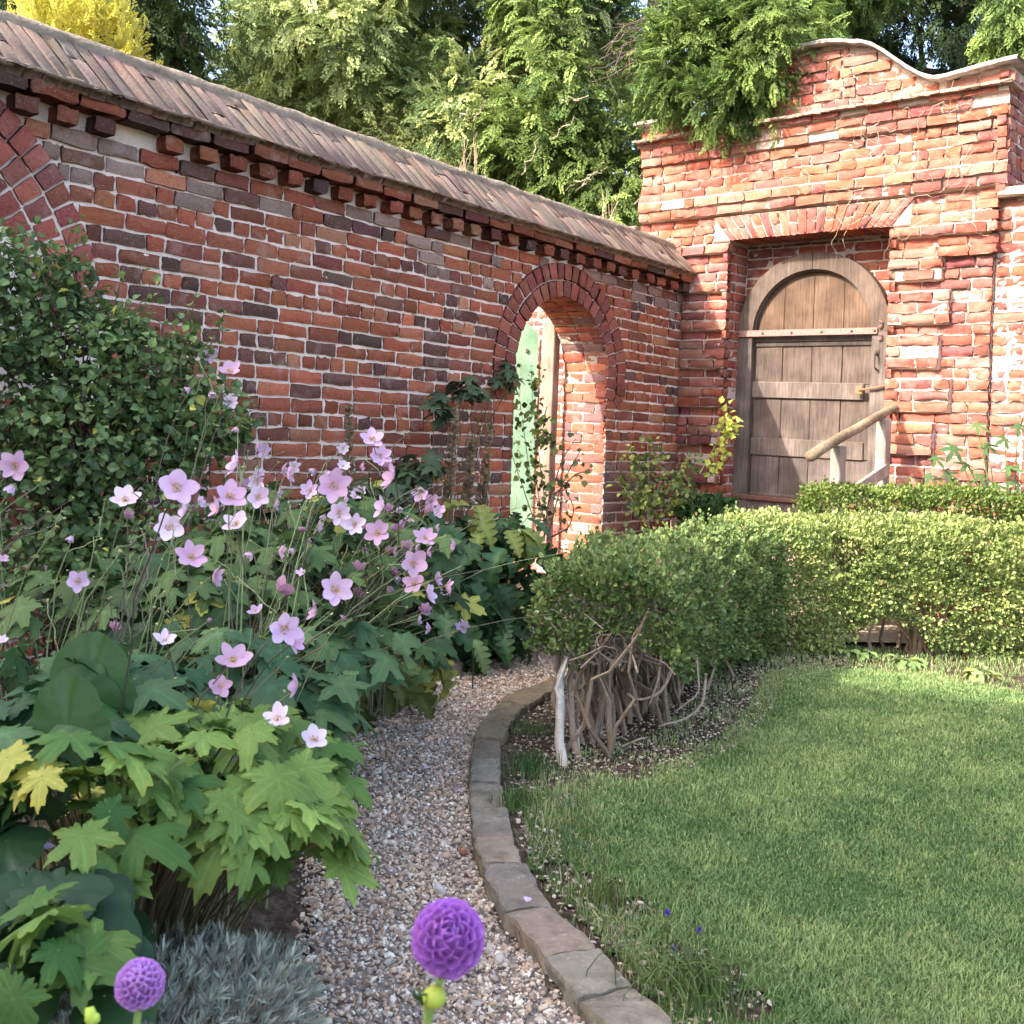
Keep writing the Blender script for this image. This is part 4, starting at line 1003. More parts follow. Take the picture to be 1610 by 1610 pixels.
for k, (px, py) in enumerate(((1046, 1434), (1096, 1462), (1056, 1494))):
    m_ = MB(); p = G(px, py+30, .02); q = p+A(.004, 0, .045); tube(m_, curve(p, q, 0, .002, 4), .0011, 4, (.15, .2, .08))
    inst(m_, T_round, np.repeat(q[None], 26, 0), frames(norm(rdir(26)+A(0, 0, .5)), rdir(26)), .009, (.16, .10, .50))
    tag(m_.build('blue_flower', M_petal, None, loc=tuple(p)), ['small blue flower nearest the lawn centre by the kerb', 'small blue flower over the dark bare patch', 'faint blue flower lowest of the three by the kerb'][k], 'flower')
def petal_on(px, py, z, s, label, col=(.78, .6, .78)):
    m_ = MB(); p = G(px, py, z) if z < 1 else U(px, py, z)
    a = rng.uniform(0, 6); inst(m_, T_round, p[None], frames(A([math.cos(a), math.sin(a), .15]), A([.1, -.2, 1])), s, col)
    tag(m_.build('fallen_petal', M_petal, None, loc=tuple(p)), label, 'petal', 'fallen petals')
for a in ((665, 1208, .012, .026, 'pale fallen petal on the far gravel left of the kerb'), (716, 1242, .012, .026, 'pale fallen petal near the leftmost kerb stone'), (612, 1366, .012, .026, 'lilac fallen petal on the gravel above the dahlia'), (828, 1418, .066, .026, 'pale pink petal lying on a dark kerb stone'), (590, 1190, .012, .022, 'white fallen petal at the leafy edge of the gravel')): petal_on(*a)

# ------------------------------------------------------------------ box hedges
def leafbox(mb, path, w0, z0f, z1f, n, size, cols, bare=None, rough=.05):
    """hedge: path (k,2) centre line, half width, bottom and top heights as functions of the parameter"""
    Pr = resample(np.asarray(path, float), 200); tg = np.gradient(Pr, axis=0); tg /= np.linalg.norm(tg, axis=1)[:, None]; nr = np.stack([tg[:, 1], -tg[:, 0]], 1)
    t = rng.random(n); face = rng.random(n); i = np.clip((t*199).astype(int), 0, 198)
    th = rng.uniform(-.35*PI, 1.35*PI, n)                # angle round a rounded rectangle section
    cx, cz = np.cos(th), np.sin(th); k = 1/np.maximum(np.abs(cx)**4+np.abs(cz)**4, 1e-6)**.25
    su, sz = cx*k, cz*k
    z0 = z0f(t); z1 = z1f(t)+.014*vn(np.stack([t*9, 0*t, 0*t], 1), 1.3)+.010*vn(np.stack([t*40, 0*t, 0*t], 1), 1); hz = (z1-z0)/2
    dep = 1.04-.20*rng.random(n)**1.3
    P3_ = np.stack([Pr[i, 0], Pr[i, 1], sz], 1)
    bump = 1+rough*vn(P3_+np.stack([su, su, su*0], 1), 5)+rough*.7*vn(P3_+np.stack([su, 0*su, su], 1), 13, 3)
    frac = (t*199)-i
    c = Pr[i]+(Pr[np.minimum(i+1, 199)]-Pr[i])*frac[:, None]
    xy = c+nr[i]*(su*w0*dep*bump)[:, None]; z = z0+hz+sz*hz*dep*bump
    out = norm(np.stack([nr[i, 0]*cx, nr[i, 1]*cx, cz+.15], 1))
    # end caps
    e = rng.random(n) < .10; endk = np.where(rng.random(n) < .5, 0, 199)
    sg = np.where(endk == 0, -1, 1)
    rr = np.sqrt(rng.random(n))
    xy[e] = (Pr[endk]+tg[endk]*(sg*.04*rng.random(n))[:, None]+nr[endk]*(su*w0*rr)[:, None])[e]; z[e] = (z0+hz+sz*hz*rr)[e]
    out[e] = norm(np.stack([tg[endk, 0]*sg, tg[endk, 1]*sg, .3+0*t], 1))[e]
    pos = np.stack([xy[:, 0], xy[:, 1], z], 1)
    if bare is not None: kp = bare(pos); pos, out = pos[kp], out[kp]
    thin = (vn(pos, 7, 11) < -.42) & (rng.random(len(pos)) < .75); pos, out = pos[~thin], out[~thin]
    # shoots that stand proud of the clipped surface
    q_ = rng.integers(0, len(pos), len(pos)//90); sh = []
    for k_ in range(7): sh.append(pos[q_]+(out[q_]+rdir(len(q_))*.25)*(.008*k_+.004))
    pos = np.concatenate([pos]+sh); out = np.concatenate([out]+[out[q_]]*7)
    m = len(pos); cl = vn(pos, 9, 2)*.25+vn(pos, 30, 5)*.2
    kk = np.clip(.42+cl+rng.normal(0, .17, m)+.15*out[:, 2], 0, 1)
    y = norm(out*.8+rdir(m)*.75+A(0, 0, .25)); inst(mb, T_kite6, pos, frames(y, norm(out+rdir(m)*.9)), size*rng.uniform(.5, 1.35, m), np.where(rng.random((m, 1)) < .025, A(.30, .20, .09), mixc(cols[0], cols[1], kk)*rng.uniform(.7, 1.3, (m, 1))))
T_kite6 = (A([0, 0, 0], [.34, .35, .10], [.30, .75, .10], [0, 1, .0], [-.30, .75, .10], [-.34, .35, .10]), [np.array([[0, 1, 2, 3], [0, 3, 4, 5]])], None)
def hedge_twigs(mb, path, w0, zb, zt, n, col=(.25, .19, .14), r0=.006):
    Pr = resample(np.asarray(path, float), 100)
    for k in range(n):
        i = rng.integers(0, 100); c = Pr[i]+rng.normal(0, w0*.45, 2); e = Pr[np.clip(i+rng.integers(-4, 5), 0, 99)]+rng.normal(0, w0*.55, 2)
        tube(mb, curve((*c, zb), (*e, zt*rng.uniform(.7, 1)), 0, .02, 6), np.linspace(r0*1.5, r0*.4, 6), 4, A(*col)*rng.uniform(.6, 1.5), .1)
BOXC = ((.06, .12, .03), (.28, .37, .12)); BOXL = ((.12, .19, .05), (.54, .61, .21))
PA = A([.39, 4.05], [.47, 4.42], [.66, 4.95], [.85, 5.35], [1.08, 5.72], [1.30, 5.98])
hg = thing('box_hedge', 'clipped box hedge in shade with bare twisted pale stems at its near end', 'hedge', (.5, 4.1, 0))
mb = MB()
def bareA(p):
    # near end: foliage only above .40, with a low ragged skirt at the right side
    d = p[:, 1]-4.0
    lim = .39+.13*vn(p*A(1, 1, 0), 8)+.04*vn(p*A(1, 1, 0), 25)-.15*np.clip((p[:, 0]-.62)/.2, 0, 1)-.25*np.clip((d-.9)/.6, 0, 1)+.0
    return p[:, 2] > lim
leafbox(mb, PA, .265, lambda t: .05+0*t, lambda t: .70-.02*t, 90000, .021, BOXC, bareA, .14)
mb.build('foliage', M_leaf, hg)
mt = MB()
hedge_twigs(mt, PA, .20, .34, .62, 520, (.3, .24, .18), .0032)
hedge_twigs(mt, PA[:], .2, .02, .6, 110, (.22, .17, .12), .007)
mt.build('twigs', M_bark, hg)
stems = [((880, 1205), (862, 950), .020), ((882, 1200), (885, 945), .014), ((905, 1195), (905, 950), .016), ((925, 1165), (915, 950), .017), ((930, 1160), (940, 940), .014), ((940, 1165), (960, 950), .016), ((955, 1150), (985, 940), .013), ((975, 1135), (1005, 960), .014), ((985, 1140), (1025, 950), .013), ((1010, 1120), (1035, 960), .010), ((900, 1190), (870, 1010), .013), ((960, 1150), (930, 1000), .012), ((1040, 1135), (1050, 985), .008), ((1000, 1130), (975, 1000), .011), ((915, 1150), (890, 960), .010), ((948, 1110), (950, 950), .012), ((1060, 1110), (1085, 980), .009)]
for k, (b_, t_, r_) in enumerate(stems):
    p = G(*b_, .0); Yt = p[1]+rng.uniform(.08, .22); q = U(t_[0]*.9+(90 if k else 125), 940, Yt+.12); m_ = MB()
    P = curve(p, q, 0, .009, 9); P[:, 0] += .02*np.sin(np.linspace(0, PI*rng.uniform(1, 2.5), 9)+rng.uniform(0, 3)); cc = A(.40, .31, .23)*rng.uniform(.6, 1.2)
    if k in (0, 10): cc = A(.60, .55, .48)
    tube(m_, P, np.linspace(r_*.95, r_*.42, 9), 8, cc*.8, .08)
    for j in range(6):
        i = rng.integers(2, 7); tube(m_, curve(P[i], P[i]+A(rng.normal(0, .07), rng.uniform(0, .12), rng.uniform(.15, .30)), 0, .007, 6, d0=(rng.normal(0, .03), 0, .06)), np.linspace(r_*.6, r_*.25, 6), 6, cc*rng.uniform(.7, 1.1), .08)
    m_.build('stem', M_bark, hg, True)
for pts, r_ in ((((1055, 985), (1062, 1040), (1040, 1090), (1000, 1105), (985, 1090)), .010), (((1110, 1060), (1105, 1110), (1080, 1130), (1035, 1142)), .006), (((1045, 980), (1035, 1070), (1020, 1110)), .007), (((1095, 1030), (1100, 1090), (1060, 1120)), .005), (((870, 1200), (950, 1185), (1010, 1160)), .007), (((990, 1180), (1035, 1185), (1085, 1205)), .003)):
    m_ = MB(); P = resample(np.array([U(x, y, 4.15+.02*k) for k, (x, y) in enumerate(pts)]), 12); P[1:-1] = (P[:-2]+P[1:-1]*2+P[2:])/4
    tube(m_, P, np.linspace(r_, r_*.5, 12), 6, (.46, .38, .29), .06); m_.build('stem', M_bark, hg, True)
PB = A([1.22, 6.02], [1.6, 6.10], [2.1, 6.17], [2.7, 6.22], [3.4, 6.24], [4.2, 6.22])
hb = thing('box_hedge', 'sunlit yellow green box hedge running along the back of the lawn', 'hedge', (2.2, 6.15, 0)); mb = MB()
def bareB(p):
    x = p[:, 0]; n_ = vn(p*A(1, 1, 0), 6)
    lim = np.interp(x, [1.2, 1.3, 1.45, 1.65, 1.80, 1.95, 2.1, 2.28, 2.40, 2.65, 3, 4.2], [.30, .05, .0, .0, .02, .15, .25, .22, .04, .0, .03, .1])
    return p[:, 2] > lim+.05*n_
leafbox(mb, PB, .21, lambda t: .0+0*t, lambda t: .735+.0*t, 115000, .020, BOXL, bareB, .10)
mb.build('foliage', M_leaf, hb); mt = MB(); hedge_twigs(mt, PB, .16, .02, .6, 34, (.2, .14, .1), .008)
for x in (1.36, 1.42, 1.5, 2.28, 2.33, 2.42, 2.62, 3.0):
    for k in range(3): tube(mt, curve((x+rng.normal(0, .02), 6.08, 0), (x+rng.normal(0, .12), 6.12+rng.normal(0, .05), .42), 0, .02, 6), np.linspace(.015, .007, 6), 6, (.24, .16, .1), .08)
mt.build('twigs', M_bark, hb)
PC = A([1.86, 6.62], [2.4, 6.68], [3.0, 6.74], [3.8, 6.8], [4.4, 6.85])
hc = thing('box_hedge', 'short farther box hedge in front of the handrail and oak door', 'hedge', (2.5, 6.65, 0)); mb = MB()
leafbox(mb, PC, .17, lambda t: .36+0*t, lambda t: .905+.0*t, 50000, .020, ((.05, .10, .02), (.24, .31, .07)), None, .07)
mb.build('foliage', M_leaf, hc); mt = MB(); hedge_twigs(mt, PC, .1, .02, .7, 16, (.2, .14, .1), .010); mt.build('twigs', M_bark, hc)

# ------------------------------------------------------------------ shrubs and climbers
def shrub(name, label, cat, base, blobs, n, size, cols, tm=T_leaf, m=None, stems_=30, stemc=(.10, .06, .05), stemr=.004, pinkish=0, up=.2, inner=.45, group=None):
    o = thing(name, label, cat, base, group); mb = MB(); ms_ = MB(); tot = sum(r[0]*r[1]+r[1]*r[2]+r[0]*r[2] for c, r in blobs)
    for (c, r) in blobs:
        k = max(int(n*(r[0]*r[1]+r[1]*r[2]+r[0]*r[2])/tot), 3); p, d = shell(k, c, r, inner)
        p = p+rng.normal(0, .02, p.shape); kk = np.clip(.4+.25*vn(p, 6)+rng.normal(0, .2, len(p))+.15*d[:, 2], 0, 1)
        c_ = mixc(cols[0], cols[1], kk)*rng.uniform(.75, 1.25, (len(p), 1))
        yl = rng.random(len(p)) < .02; c_[yl] = A(.45, .45, .08)
        inst(mb, tm, p, frames(norm(d*.6+rdir(len(p))*.8+A(0, 0, -.1)), norm(d*.7+A(0, 0, up*2)+rdir(len(p))*.6)), size*rng.uniform(.6, 1.3, len(p)), c_)
        for j in range(max(int(stems_*k/n), 2)):
            e = A(*c)+rdir(1)[0]*A(*r)*rng.uniform(.5, 1.0); b = A(*base)+rng.normal(0, .05, 3)*A(1, 1, 0)
            tube(ms_, curve(b, e, 0, .02, 8, d0=(0, 0, (e[2]-b[2])*.7)), np.linspace(stemr*1.8, stemr*.4, 8), 5, A(*stemc)*rng.uniform(.6, 1.5))
    mb.build('foliage', m or M_leaf, o); ms_.build('stems', M_bark, o); return o
SG = ((.045, .09, .03), (.20, .31, .10))
def B(px, py, Y, rx, ry, rz): return (P3(px, py, Y), (rx, ry, rz))
shrub('leafy_shrub', 'tall dark green leafy shrub growing against the left end of the wall', 'shrub', (-1.62, 4.15, .08),
      [B(40, 480, 4.15, .20, .25, .30), B(115, 450, 4.2, .10, .12, .14), B(190, 520, 4.2, .12, .14, .12), B(20, 620, 4.1, .24, .25, .35), B(150, 560, 4.15, .26, .25, .22), B(230, 610, 4.2, .24, .22, .22), B(310, 660, 4.25, .20, .2, .18), B(120, 680, 4.0, .34, .25, .25), B(250, 700, 4.1, .26, .2, .18), B(10, 440, 4.2, .13, .2, .16),
       B(360, 670, 4.3, .12, .12, .08), B(60, 800, 3.9, .34, .2, .3), B(230, 860, 3.9, .3, .2, .22), B(100, 930, 3.7, .3, .2, .2), B(290, 545, 4.25, .1, .12, .09)], 8000, .038, SG, T_round, stems_=130, stemr=.0045, inner=.3)
# loose upright shoots above the shrub
o = thing('rose_shoot', 'thin leafy shoots sticking up from the shrub in front of the blocked arch', 'shrub', P3(110, 560, 4.2)); m_ = MB(); ml = MB()
for (x0, y0, x1, y1) in ((105, 560, 120, 350), (100, 520, 110, 365), (170, 540, 190, 430), (200, 560, 235, 445), (285, 600, 305, 470), (60, 500, 20, 385), (340, 680, 415, 655), (10, 480, 5, 390), (290, 620, 350, 500)):
    P = curve(P3(x0, y0, 4.15), P3(x1, y1, 4.15), 0, .01, 8); tube(m_, P, np.linspace(.004, .0015, 8), 4, (.10, .09, .05))
    q = P[rng.integers(2, 8, 22)]+rng.normal(0, .018, (22, 3)); inst(ml, T_round, q, frames(rdir(22)+A(0, 0, .3), rdir(22)+A(0, 0, 1)), .033*rng.uniform(.6, 1.2, 22), mixc((.05, .1, .03), (.25, .34, .09), rng.random(22)))
ml.build('foliage', M_leaf, o); m_.build('stems', M_stem, o)
# climbing roses round the arch and in the corner
def climber(name, label, lines, Y, nl, size, c0, c1, stemc=(.2, .1, .08), r_=.004, cat='rose', tm=T_round):
    o = thing(name, label, cat, P3(*lines[0][0], Y)); m_ = MB(); ml = MB()
    for ln_ in lines:
        P = resample(np.array([U(x, y, Y+rng.uniform(-.04, .04)) for x, y in ln_]), 16); P[1:-1] = (P[:-2]+2*P[1:-1]+P[2:])/4
        tube(m_, P, np.linspace(r_, r_*.4, 16), 5, A(*stemc)*rng.uniform(.7, 1.3))
        k = int(nl/len(lines)); q = P[rng.integers(3, 16, k)]+rng.normal(0, .028, (k, 3))
        inst(ml, tm, q, frames(rdir(k)+A(0, -.1, -.1), rdir(k)+A(0, -.5, .8)), size*rng.uniform(.6, 1.25, k), mixc(c0, c1, rng.random(k)**1.4)*rng.uniform(.8, 1.2, (k, 1)))
    ml.build('foliage', M_leaf, o); m_.build('stems', M_stem, o); return o
climber('climbing_rose', 'rose with arching thorny stems rising in front of the green door', [((870, 860), (835, 760), (820, 650), (812, 580)), ((870, 860), (845, 780), (840, 680), (850, 590)), ((865, 850), (850, 740), (838, 640), (835, 580)), ((850, 850), (800, 700), (790, 600)), ((860, 640), (845, 690), (870, 700))], 7.1, 260, .045, (.03, .055, .02), (.28, .36, .07), cat='rose')
climber('climbing_rose', 'small rose with a looped bare stem in front of the brick arch jamb', [((866, 845), (895, 830), (903, 800), (890, 770)), ((860, 850), (880, 770), (900, 730), (915, 705)), ((855, 850), (862, 790), (870, 745)), ((870, 780), (905, 745), (935, 738)), ((862, 790), (885, 720), (905, 690))], 7.2, 60, .05, (.06, .09, .035), (.22, .3, .1), (.16, .08, .06), .007)
climber('climbing_rose', 'spreading rose bush against the wall between the arch and the corner', [((1020, 820), (1010, 760), (985, 710)), ((1020, 820), (1020, 740), (1018, 690)), ((1020, 820), (1040, 750), (1035, 700)), ((1020, 820), (1050, 770), (1075, 730)), ((1020, 825), (990, 780), (970, 750)), ((1030, 820), (1060, 790), (1075, 770)), ((1020, 820), (1000, 770), (1000, 720)), ((1010, 815), (1000, 790), (1035, 780))], 7.75, 520, .045, (.06, .10, .03), (.36, .42, .09), (.35, .28, .2), .005)
climber('rose_shoot', 'bright yellow green rose shoot in front of the left side of the oak door', [((1100, 745), (1125, 700), (1145, 640)), ((1125, 705), (1140, 715)), ((1115, 730), (1130, 735)), ((1135, 680), (1155, 685)), ((1140, 662), (1158, 665))], 7.6, 120, .045, (.30, .38, .06), (.62, .66, .14), (.3, .2, .12), .0035)
climber('rose_shoot', 'dark green rose shoot low beside the bright one', [((1090, 800), (1085, 750), (1095, 725)), ((1080, 790), (1065, 760))], 7.65, 90, .045, (.05, .10, .03), (.2, .27, .08), (.2, .14, .1), .0035)
shrub('fern_clump', 'low dark green fern like plant beside the foot of the oak door', 'plant', P3(1110, 820, 7.9), [B(1110, 803, 7.9, .19, .1, .085)], 420, .075, ((.02, .06, .015), (.07, .17, .04)), T_tri[0], stems_=4)
fo = thing('fig_plant', 'young fig with lobed leaves in front of the right hand wall', 'shrub', (3.25, 6.85, 0)); m_ = MB(); ml = MB()
for (px, py, s_) in ((1535, 668, .13), (1550, 700, .14), (1500, 705, .15), (1580, 690, .13), (1520, 730, .14), (1470, 720, .12), (1490, 745, .14), (1540, 748, .14), (1585, 735, .15), (1600, 670, .13), (1600, 760, .15), (1460, 748, .11), (1565, 765, .14), (1510, 765, .14)):
    p = U(px, py, 6.88+rng.uniform(-.1, .05)); b = A(3.15+(px-1540)*.0016, 6.95, .3); tube(m_, curve(b, p, 0, 0, 7, d0=(0, 0, .5)), np.linspace(.008, .003, 7), 5, (.18, .2, .08))
    a = rng.uniform(-1, 1); inst(ml, T_fig, p[None], frames(A([a*1.2+.2, -.5, -.25+rng.normal(0, .3)]), A([.1, -.8, .7])), s_*.72, vary((.075, .14, .05), 1))
ml.build('foliage', M_leaf_soft, fo); m_.build('stems', M_stem, fo)

# dry vine threads on the gable
vi = thing('dry_vine', 'dead pale vine stems clinging to the right side of the gable brickwork', 'vine', tuple(fp(2.0, 2.8, .05))); m_ = MB()
for k in range(85):
    t, z = rng.choice([1.45, 1.9, 2.15, 1.75], p=[.3, .3, .25, .15])+rng.normal(0, .2), rng.uniform(2.7, 3.85)
    if t > 2.3: continue
    P = [fp(t, z, .085)]; a = rng.uniform(0, 6.3)
    for j in range(rng.integers(5, 11)):
        a += rng.normal(0, .5); t += .04*math.cos(a); z += .035*math.sin(a)
        if z > top(min(max(t, 0), 2.4))-.03 or t > 2.38: break
        P.append(fp(t, z, .075+rng.normal(0, .008)-.03*(z > 3.57)))
    if len(P) > 3: tube(m_, np.array(P), np.linspace(.0022, .0009, len(P)), 3, A(.44, .32, .25)*rng.uniform(.7, 1.15))
m_.build('stems', M_stem, vi)

# ------------------------------------------------------------------ border planting
def leafy(name, label, cat, base, blobs, n, size, cols, tms, m=M_leaf_soft, inner=.55, stalks=.5, upper=-.35, face=1.0, yel=.04, group=None):
    """big leaves on stalks rising from one base, faces turned up and outward"""
    o = thing(name, label, cat, base, group); mb = MB(); ms_ = MB(); tot = sum(r[0]*r[2]+r[0]*r[1] for c, r in blobs)
    for (c, r) in blobs:
        k = max(int(n*(r[0]*r[2]+r[0]*r[1])/tot), 2); p, d = shell(k, c, r, inner, upper); k = len(p)
        kk = np.clip(.45+.3*vn(p, 4)+rng.normal(0, .22, k), 0, 1); c_ = mixc(cols[0], cols[1], kk)*rng.uniform(.8, 1.2, (k, 1)); y_ = rng.random(k) < yel; c_[y_] = A(.42, .42, .09)
        out = norm(d*A(1, 1, .3)+rng.normal(0, .35, (k, 3))); Y_ = norm(out*A(1, 1, .2)+A(0, 0, -.35)+rng.normal(0, .2, (k, 3))); N_ = norm(d*.55*face+A(0, 0, .9)+A(0, -.25, 0)+rng.normal(0, .22, (k, 3)))
        g = rng.integers(0, len(tms), k); S = size*rng.uniform(.6, 1.25, k)
        for q in range(len(tms)):
            mk_ = g == q
            if mk_.any(): inst(mb, tms[q], p[mk_], frames(Y_[mk_], N_[mk_]), S[mk_], c_[mk_])
        for j in range(k):
            if rng.random() < stalks:
                b = A(*base)+(p[j]-A(*base))*A(.35, .35, 0)*rng.uniform(.6, 1.2); b[2] = base[2]
                tube(ms_, curve(b, p[j], 0, .004, 6, d0=(0, 0, (p[j][2]-b[2])*.7)), np.linspace(.0032, .002, 6), 4, A(.13, .12, .06)*rng.uniform(.6, 1.4))
    mb.build('foliage', m, o, True); ms_.build('stalks', M_stem, o); return o
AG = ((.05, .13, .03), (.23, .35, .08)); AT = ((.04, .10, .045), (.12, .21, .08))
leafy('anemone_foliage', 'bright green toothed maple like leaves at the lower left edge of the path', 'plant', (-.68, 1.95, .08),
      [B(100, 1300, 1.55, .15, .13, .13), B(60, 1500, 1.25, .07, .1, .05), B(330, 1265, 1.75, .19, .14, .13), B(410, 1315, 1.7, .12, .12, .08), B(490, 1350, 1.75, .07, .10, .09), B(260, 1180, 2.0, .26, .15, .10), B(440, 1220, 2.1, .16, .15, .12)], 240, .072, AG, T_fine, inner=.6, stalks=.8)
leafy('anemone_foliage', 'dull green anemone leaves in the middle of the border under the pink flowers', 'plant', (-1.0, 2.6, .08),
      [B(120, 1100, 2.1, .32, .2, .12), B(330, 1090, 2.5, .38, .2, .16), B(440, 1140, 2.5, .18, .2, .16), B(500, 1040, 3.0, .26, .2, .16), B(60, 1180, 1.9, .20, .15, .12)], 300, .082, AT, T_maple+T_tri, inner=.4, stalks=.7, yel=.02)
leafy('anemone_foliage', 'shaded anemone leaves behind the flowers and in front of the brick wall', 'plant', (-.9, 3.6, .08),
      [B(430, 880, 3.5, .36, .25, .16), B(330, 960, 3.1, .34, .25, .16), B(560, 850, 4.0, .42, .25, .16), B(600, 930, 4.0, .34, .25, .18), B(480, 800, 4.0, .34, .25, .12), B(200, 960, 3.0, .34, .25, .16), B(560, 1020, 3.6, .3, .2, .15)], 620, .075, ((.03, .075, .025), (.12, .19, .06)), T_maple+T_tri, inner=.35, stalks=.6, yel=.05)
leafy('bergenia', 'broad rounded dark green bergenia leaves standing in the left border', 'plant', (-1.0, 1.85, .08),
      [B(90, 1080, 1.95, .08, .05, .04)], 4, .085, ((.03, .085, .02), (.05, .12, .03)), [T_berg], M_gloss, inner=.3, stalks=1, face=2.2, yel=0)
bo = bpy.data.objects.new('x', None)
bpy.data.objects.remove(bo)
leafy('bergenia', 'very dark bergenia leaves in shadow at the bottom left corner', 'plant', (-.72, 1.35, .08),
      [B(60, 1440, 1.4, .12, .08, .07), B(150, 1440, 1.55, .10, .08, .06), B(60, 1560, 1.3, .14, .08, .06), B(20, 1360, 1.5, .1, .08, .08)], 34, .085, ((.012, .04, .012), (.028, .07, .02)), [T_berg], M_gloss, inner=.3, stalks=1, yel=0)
def bigleaf(px, py, Y, s, tm, dirv, nv, col, name, label, m=M_gloss, cat='leaf'):
    p = U(px, py, Y); mb = MB(); inst(mb, tm, p[None], frames(A(dirv), A(nv)), s, col); b = p+A(.0, .1, -.35)
    tube(mb, curve(b, p, 0, 0, 5, d0=(0, 0, .2)), .004, 5, (.12, .15, .06))
    return tag(mb.build(name, m, None, True, loc=tuple(p)), label, cat)
bigleaf(135, 1105, 1.95, .125, T_berg, (0.05, .1, 1), (.1, -1, .25), (.045, .11, .03), 'bergenia_leaf', 'largest upright rounded leaf beside the anemone stems at left')
bigleaf(105, 1160, 1.8, .105, T_berg, (-.1, .1, .8), (-.1, -1, .5), (.04, .10, .028), 'bergenia_leaf', 'second rounded leaf leaning in front of the largest one')
leafy('acanthus', 'dark glossy jagged acanthus leaves between the path and the archway', 'plant', (-.25, 5.7, .08),
      [B(745, 900, 5.6, .36, .3, .28), B(690, 960, 5.4, .3, .25, .24), B(810, 930, 5.8, .22, .22, .26), B(760, 1000, 5.5, .30, .22, .14), B(640, 850, 5.6, .34, .25, .22), B(790, 830, 6.0, .2, .2, .12)], 260, .23, ((.022, .06, .022), (.065, .14, .05)), T_acan, M_gloss, inner=.25, stalks=.5, upper=-.8, face=1.5, yel=.0)
leafy('acanthus', 'yellow green ragged acanthus leaves below the open archway', 'plant', (-.05, 6.0, .08), [B(780, 830, 5.75, .20, .15, .09), B(740, 800, 5.8, .12, .12, .05)], 16, .22, ((.16, .21, .05), (.30, .33, .09)), T_acan, M_leaf_soft, inner=.3, yel=.1, upper=-.2)
leafy('acanthus', 'drooping olive and yellow acanthus leaves hanging over the far path edge', 'plant', (-.75, 4.7, .08), [B(590, 1050, 4.5, .30, .16, .13), B(520, 1060, 4.3, .2, .16, .14), B(640, 1030, 4.8, .14, .12, .08)], 85, .21, ((.07, .10, .025), (.24, .25, .07)), T_acan, M_leaf_soft, inner=.3, yel=.08, upper=-.5)
leafy('climbing_hydrangea', 'dark lobed leaves climbing the wall left of the archway', 'plant', (-.45, 6.5, .08), [B(735, 610, 6.45, .12, .08, .10), B(690, 640, 6.2, .10, .08, .10), B(790, 590, 6.9, .09, .08, .12), B(660, 735, 6.0, .2, .1, .1), B(600, 770, 5.6, .2, .1, .08)], 150, .075, ((.03, .055, .028), (.10, .15, .06)), T_maple, M_leaf, inner=.2, stalks=.3, upper=-1)
yl_ = bigleaf(745, 1005, 4.9, .17, T_acan[0], (.45, -.3, -.7), (.3, -.7, .6), (.22, .33, .14), 'acanthus_leaf', 'pale green leaf catching the light at the foot of the acanthus', M_leaf_soft)
# spent acanthus flower spikes
for k, (x0, y0, x1, y1, Y, lab) in enumerate(((550, 790, 548, 640, 5.3, 'brown spent flower spike standing alone before the brick wall'), (706, 790, 716, 640, 6.0, 'tallest brown spent flower spike left of the archway'), (755, 800, 772, 665, 6.2, 'brown spent flower spike nearest the archway'), (735, 800, 742, 690, 6.1, 'short brown spike between the two spikes by the archway'))):
    p, q = U(x0, y0, Y), U(x1, y1, Y); o = thing('acanthus_spike', lab, 'flower spike', (p[0], p[1], .1), 'spent acanthus flower spikes'); m_ = MB()
    tube(m_, curve((p[0], p[1], .1), q, 0, .004, 8), np.linspace(.008, .004, 8), 6, (.12, .12, .06)); m_.build('stem', M_stem, o)
    ml = MB(); n = 130; t = rng.random(n); pos = p+(q-p)*t[:, None]; a = rng.uniform(0, 2*PI, n); d = np.stack([np.cos(a), np.sin(a), 0*a+.4], 1)
    inst(ml, T_leaf, pos, frames(d, np.cross(d, A(0, 0, 1))+rng.normal(0, .3, (n, 3))), .045*(1.1-.5*t), mixc((.13, .09, .05), (.32, .25, .16), rng.random(n))); ml.build('bracts', M_leaf, o)

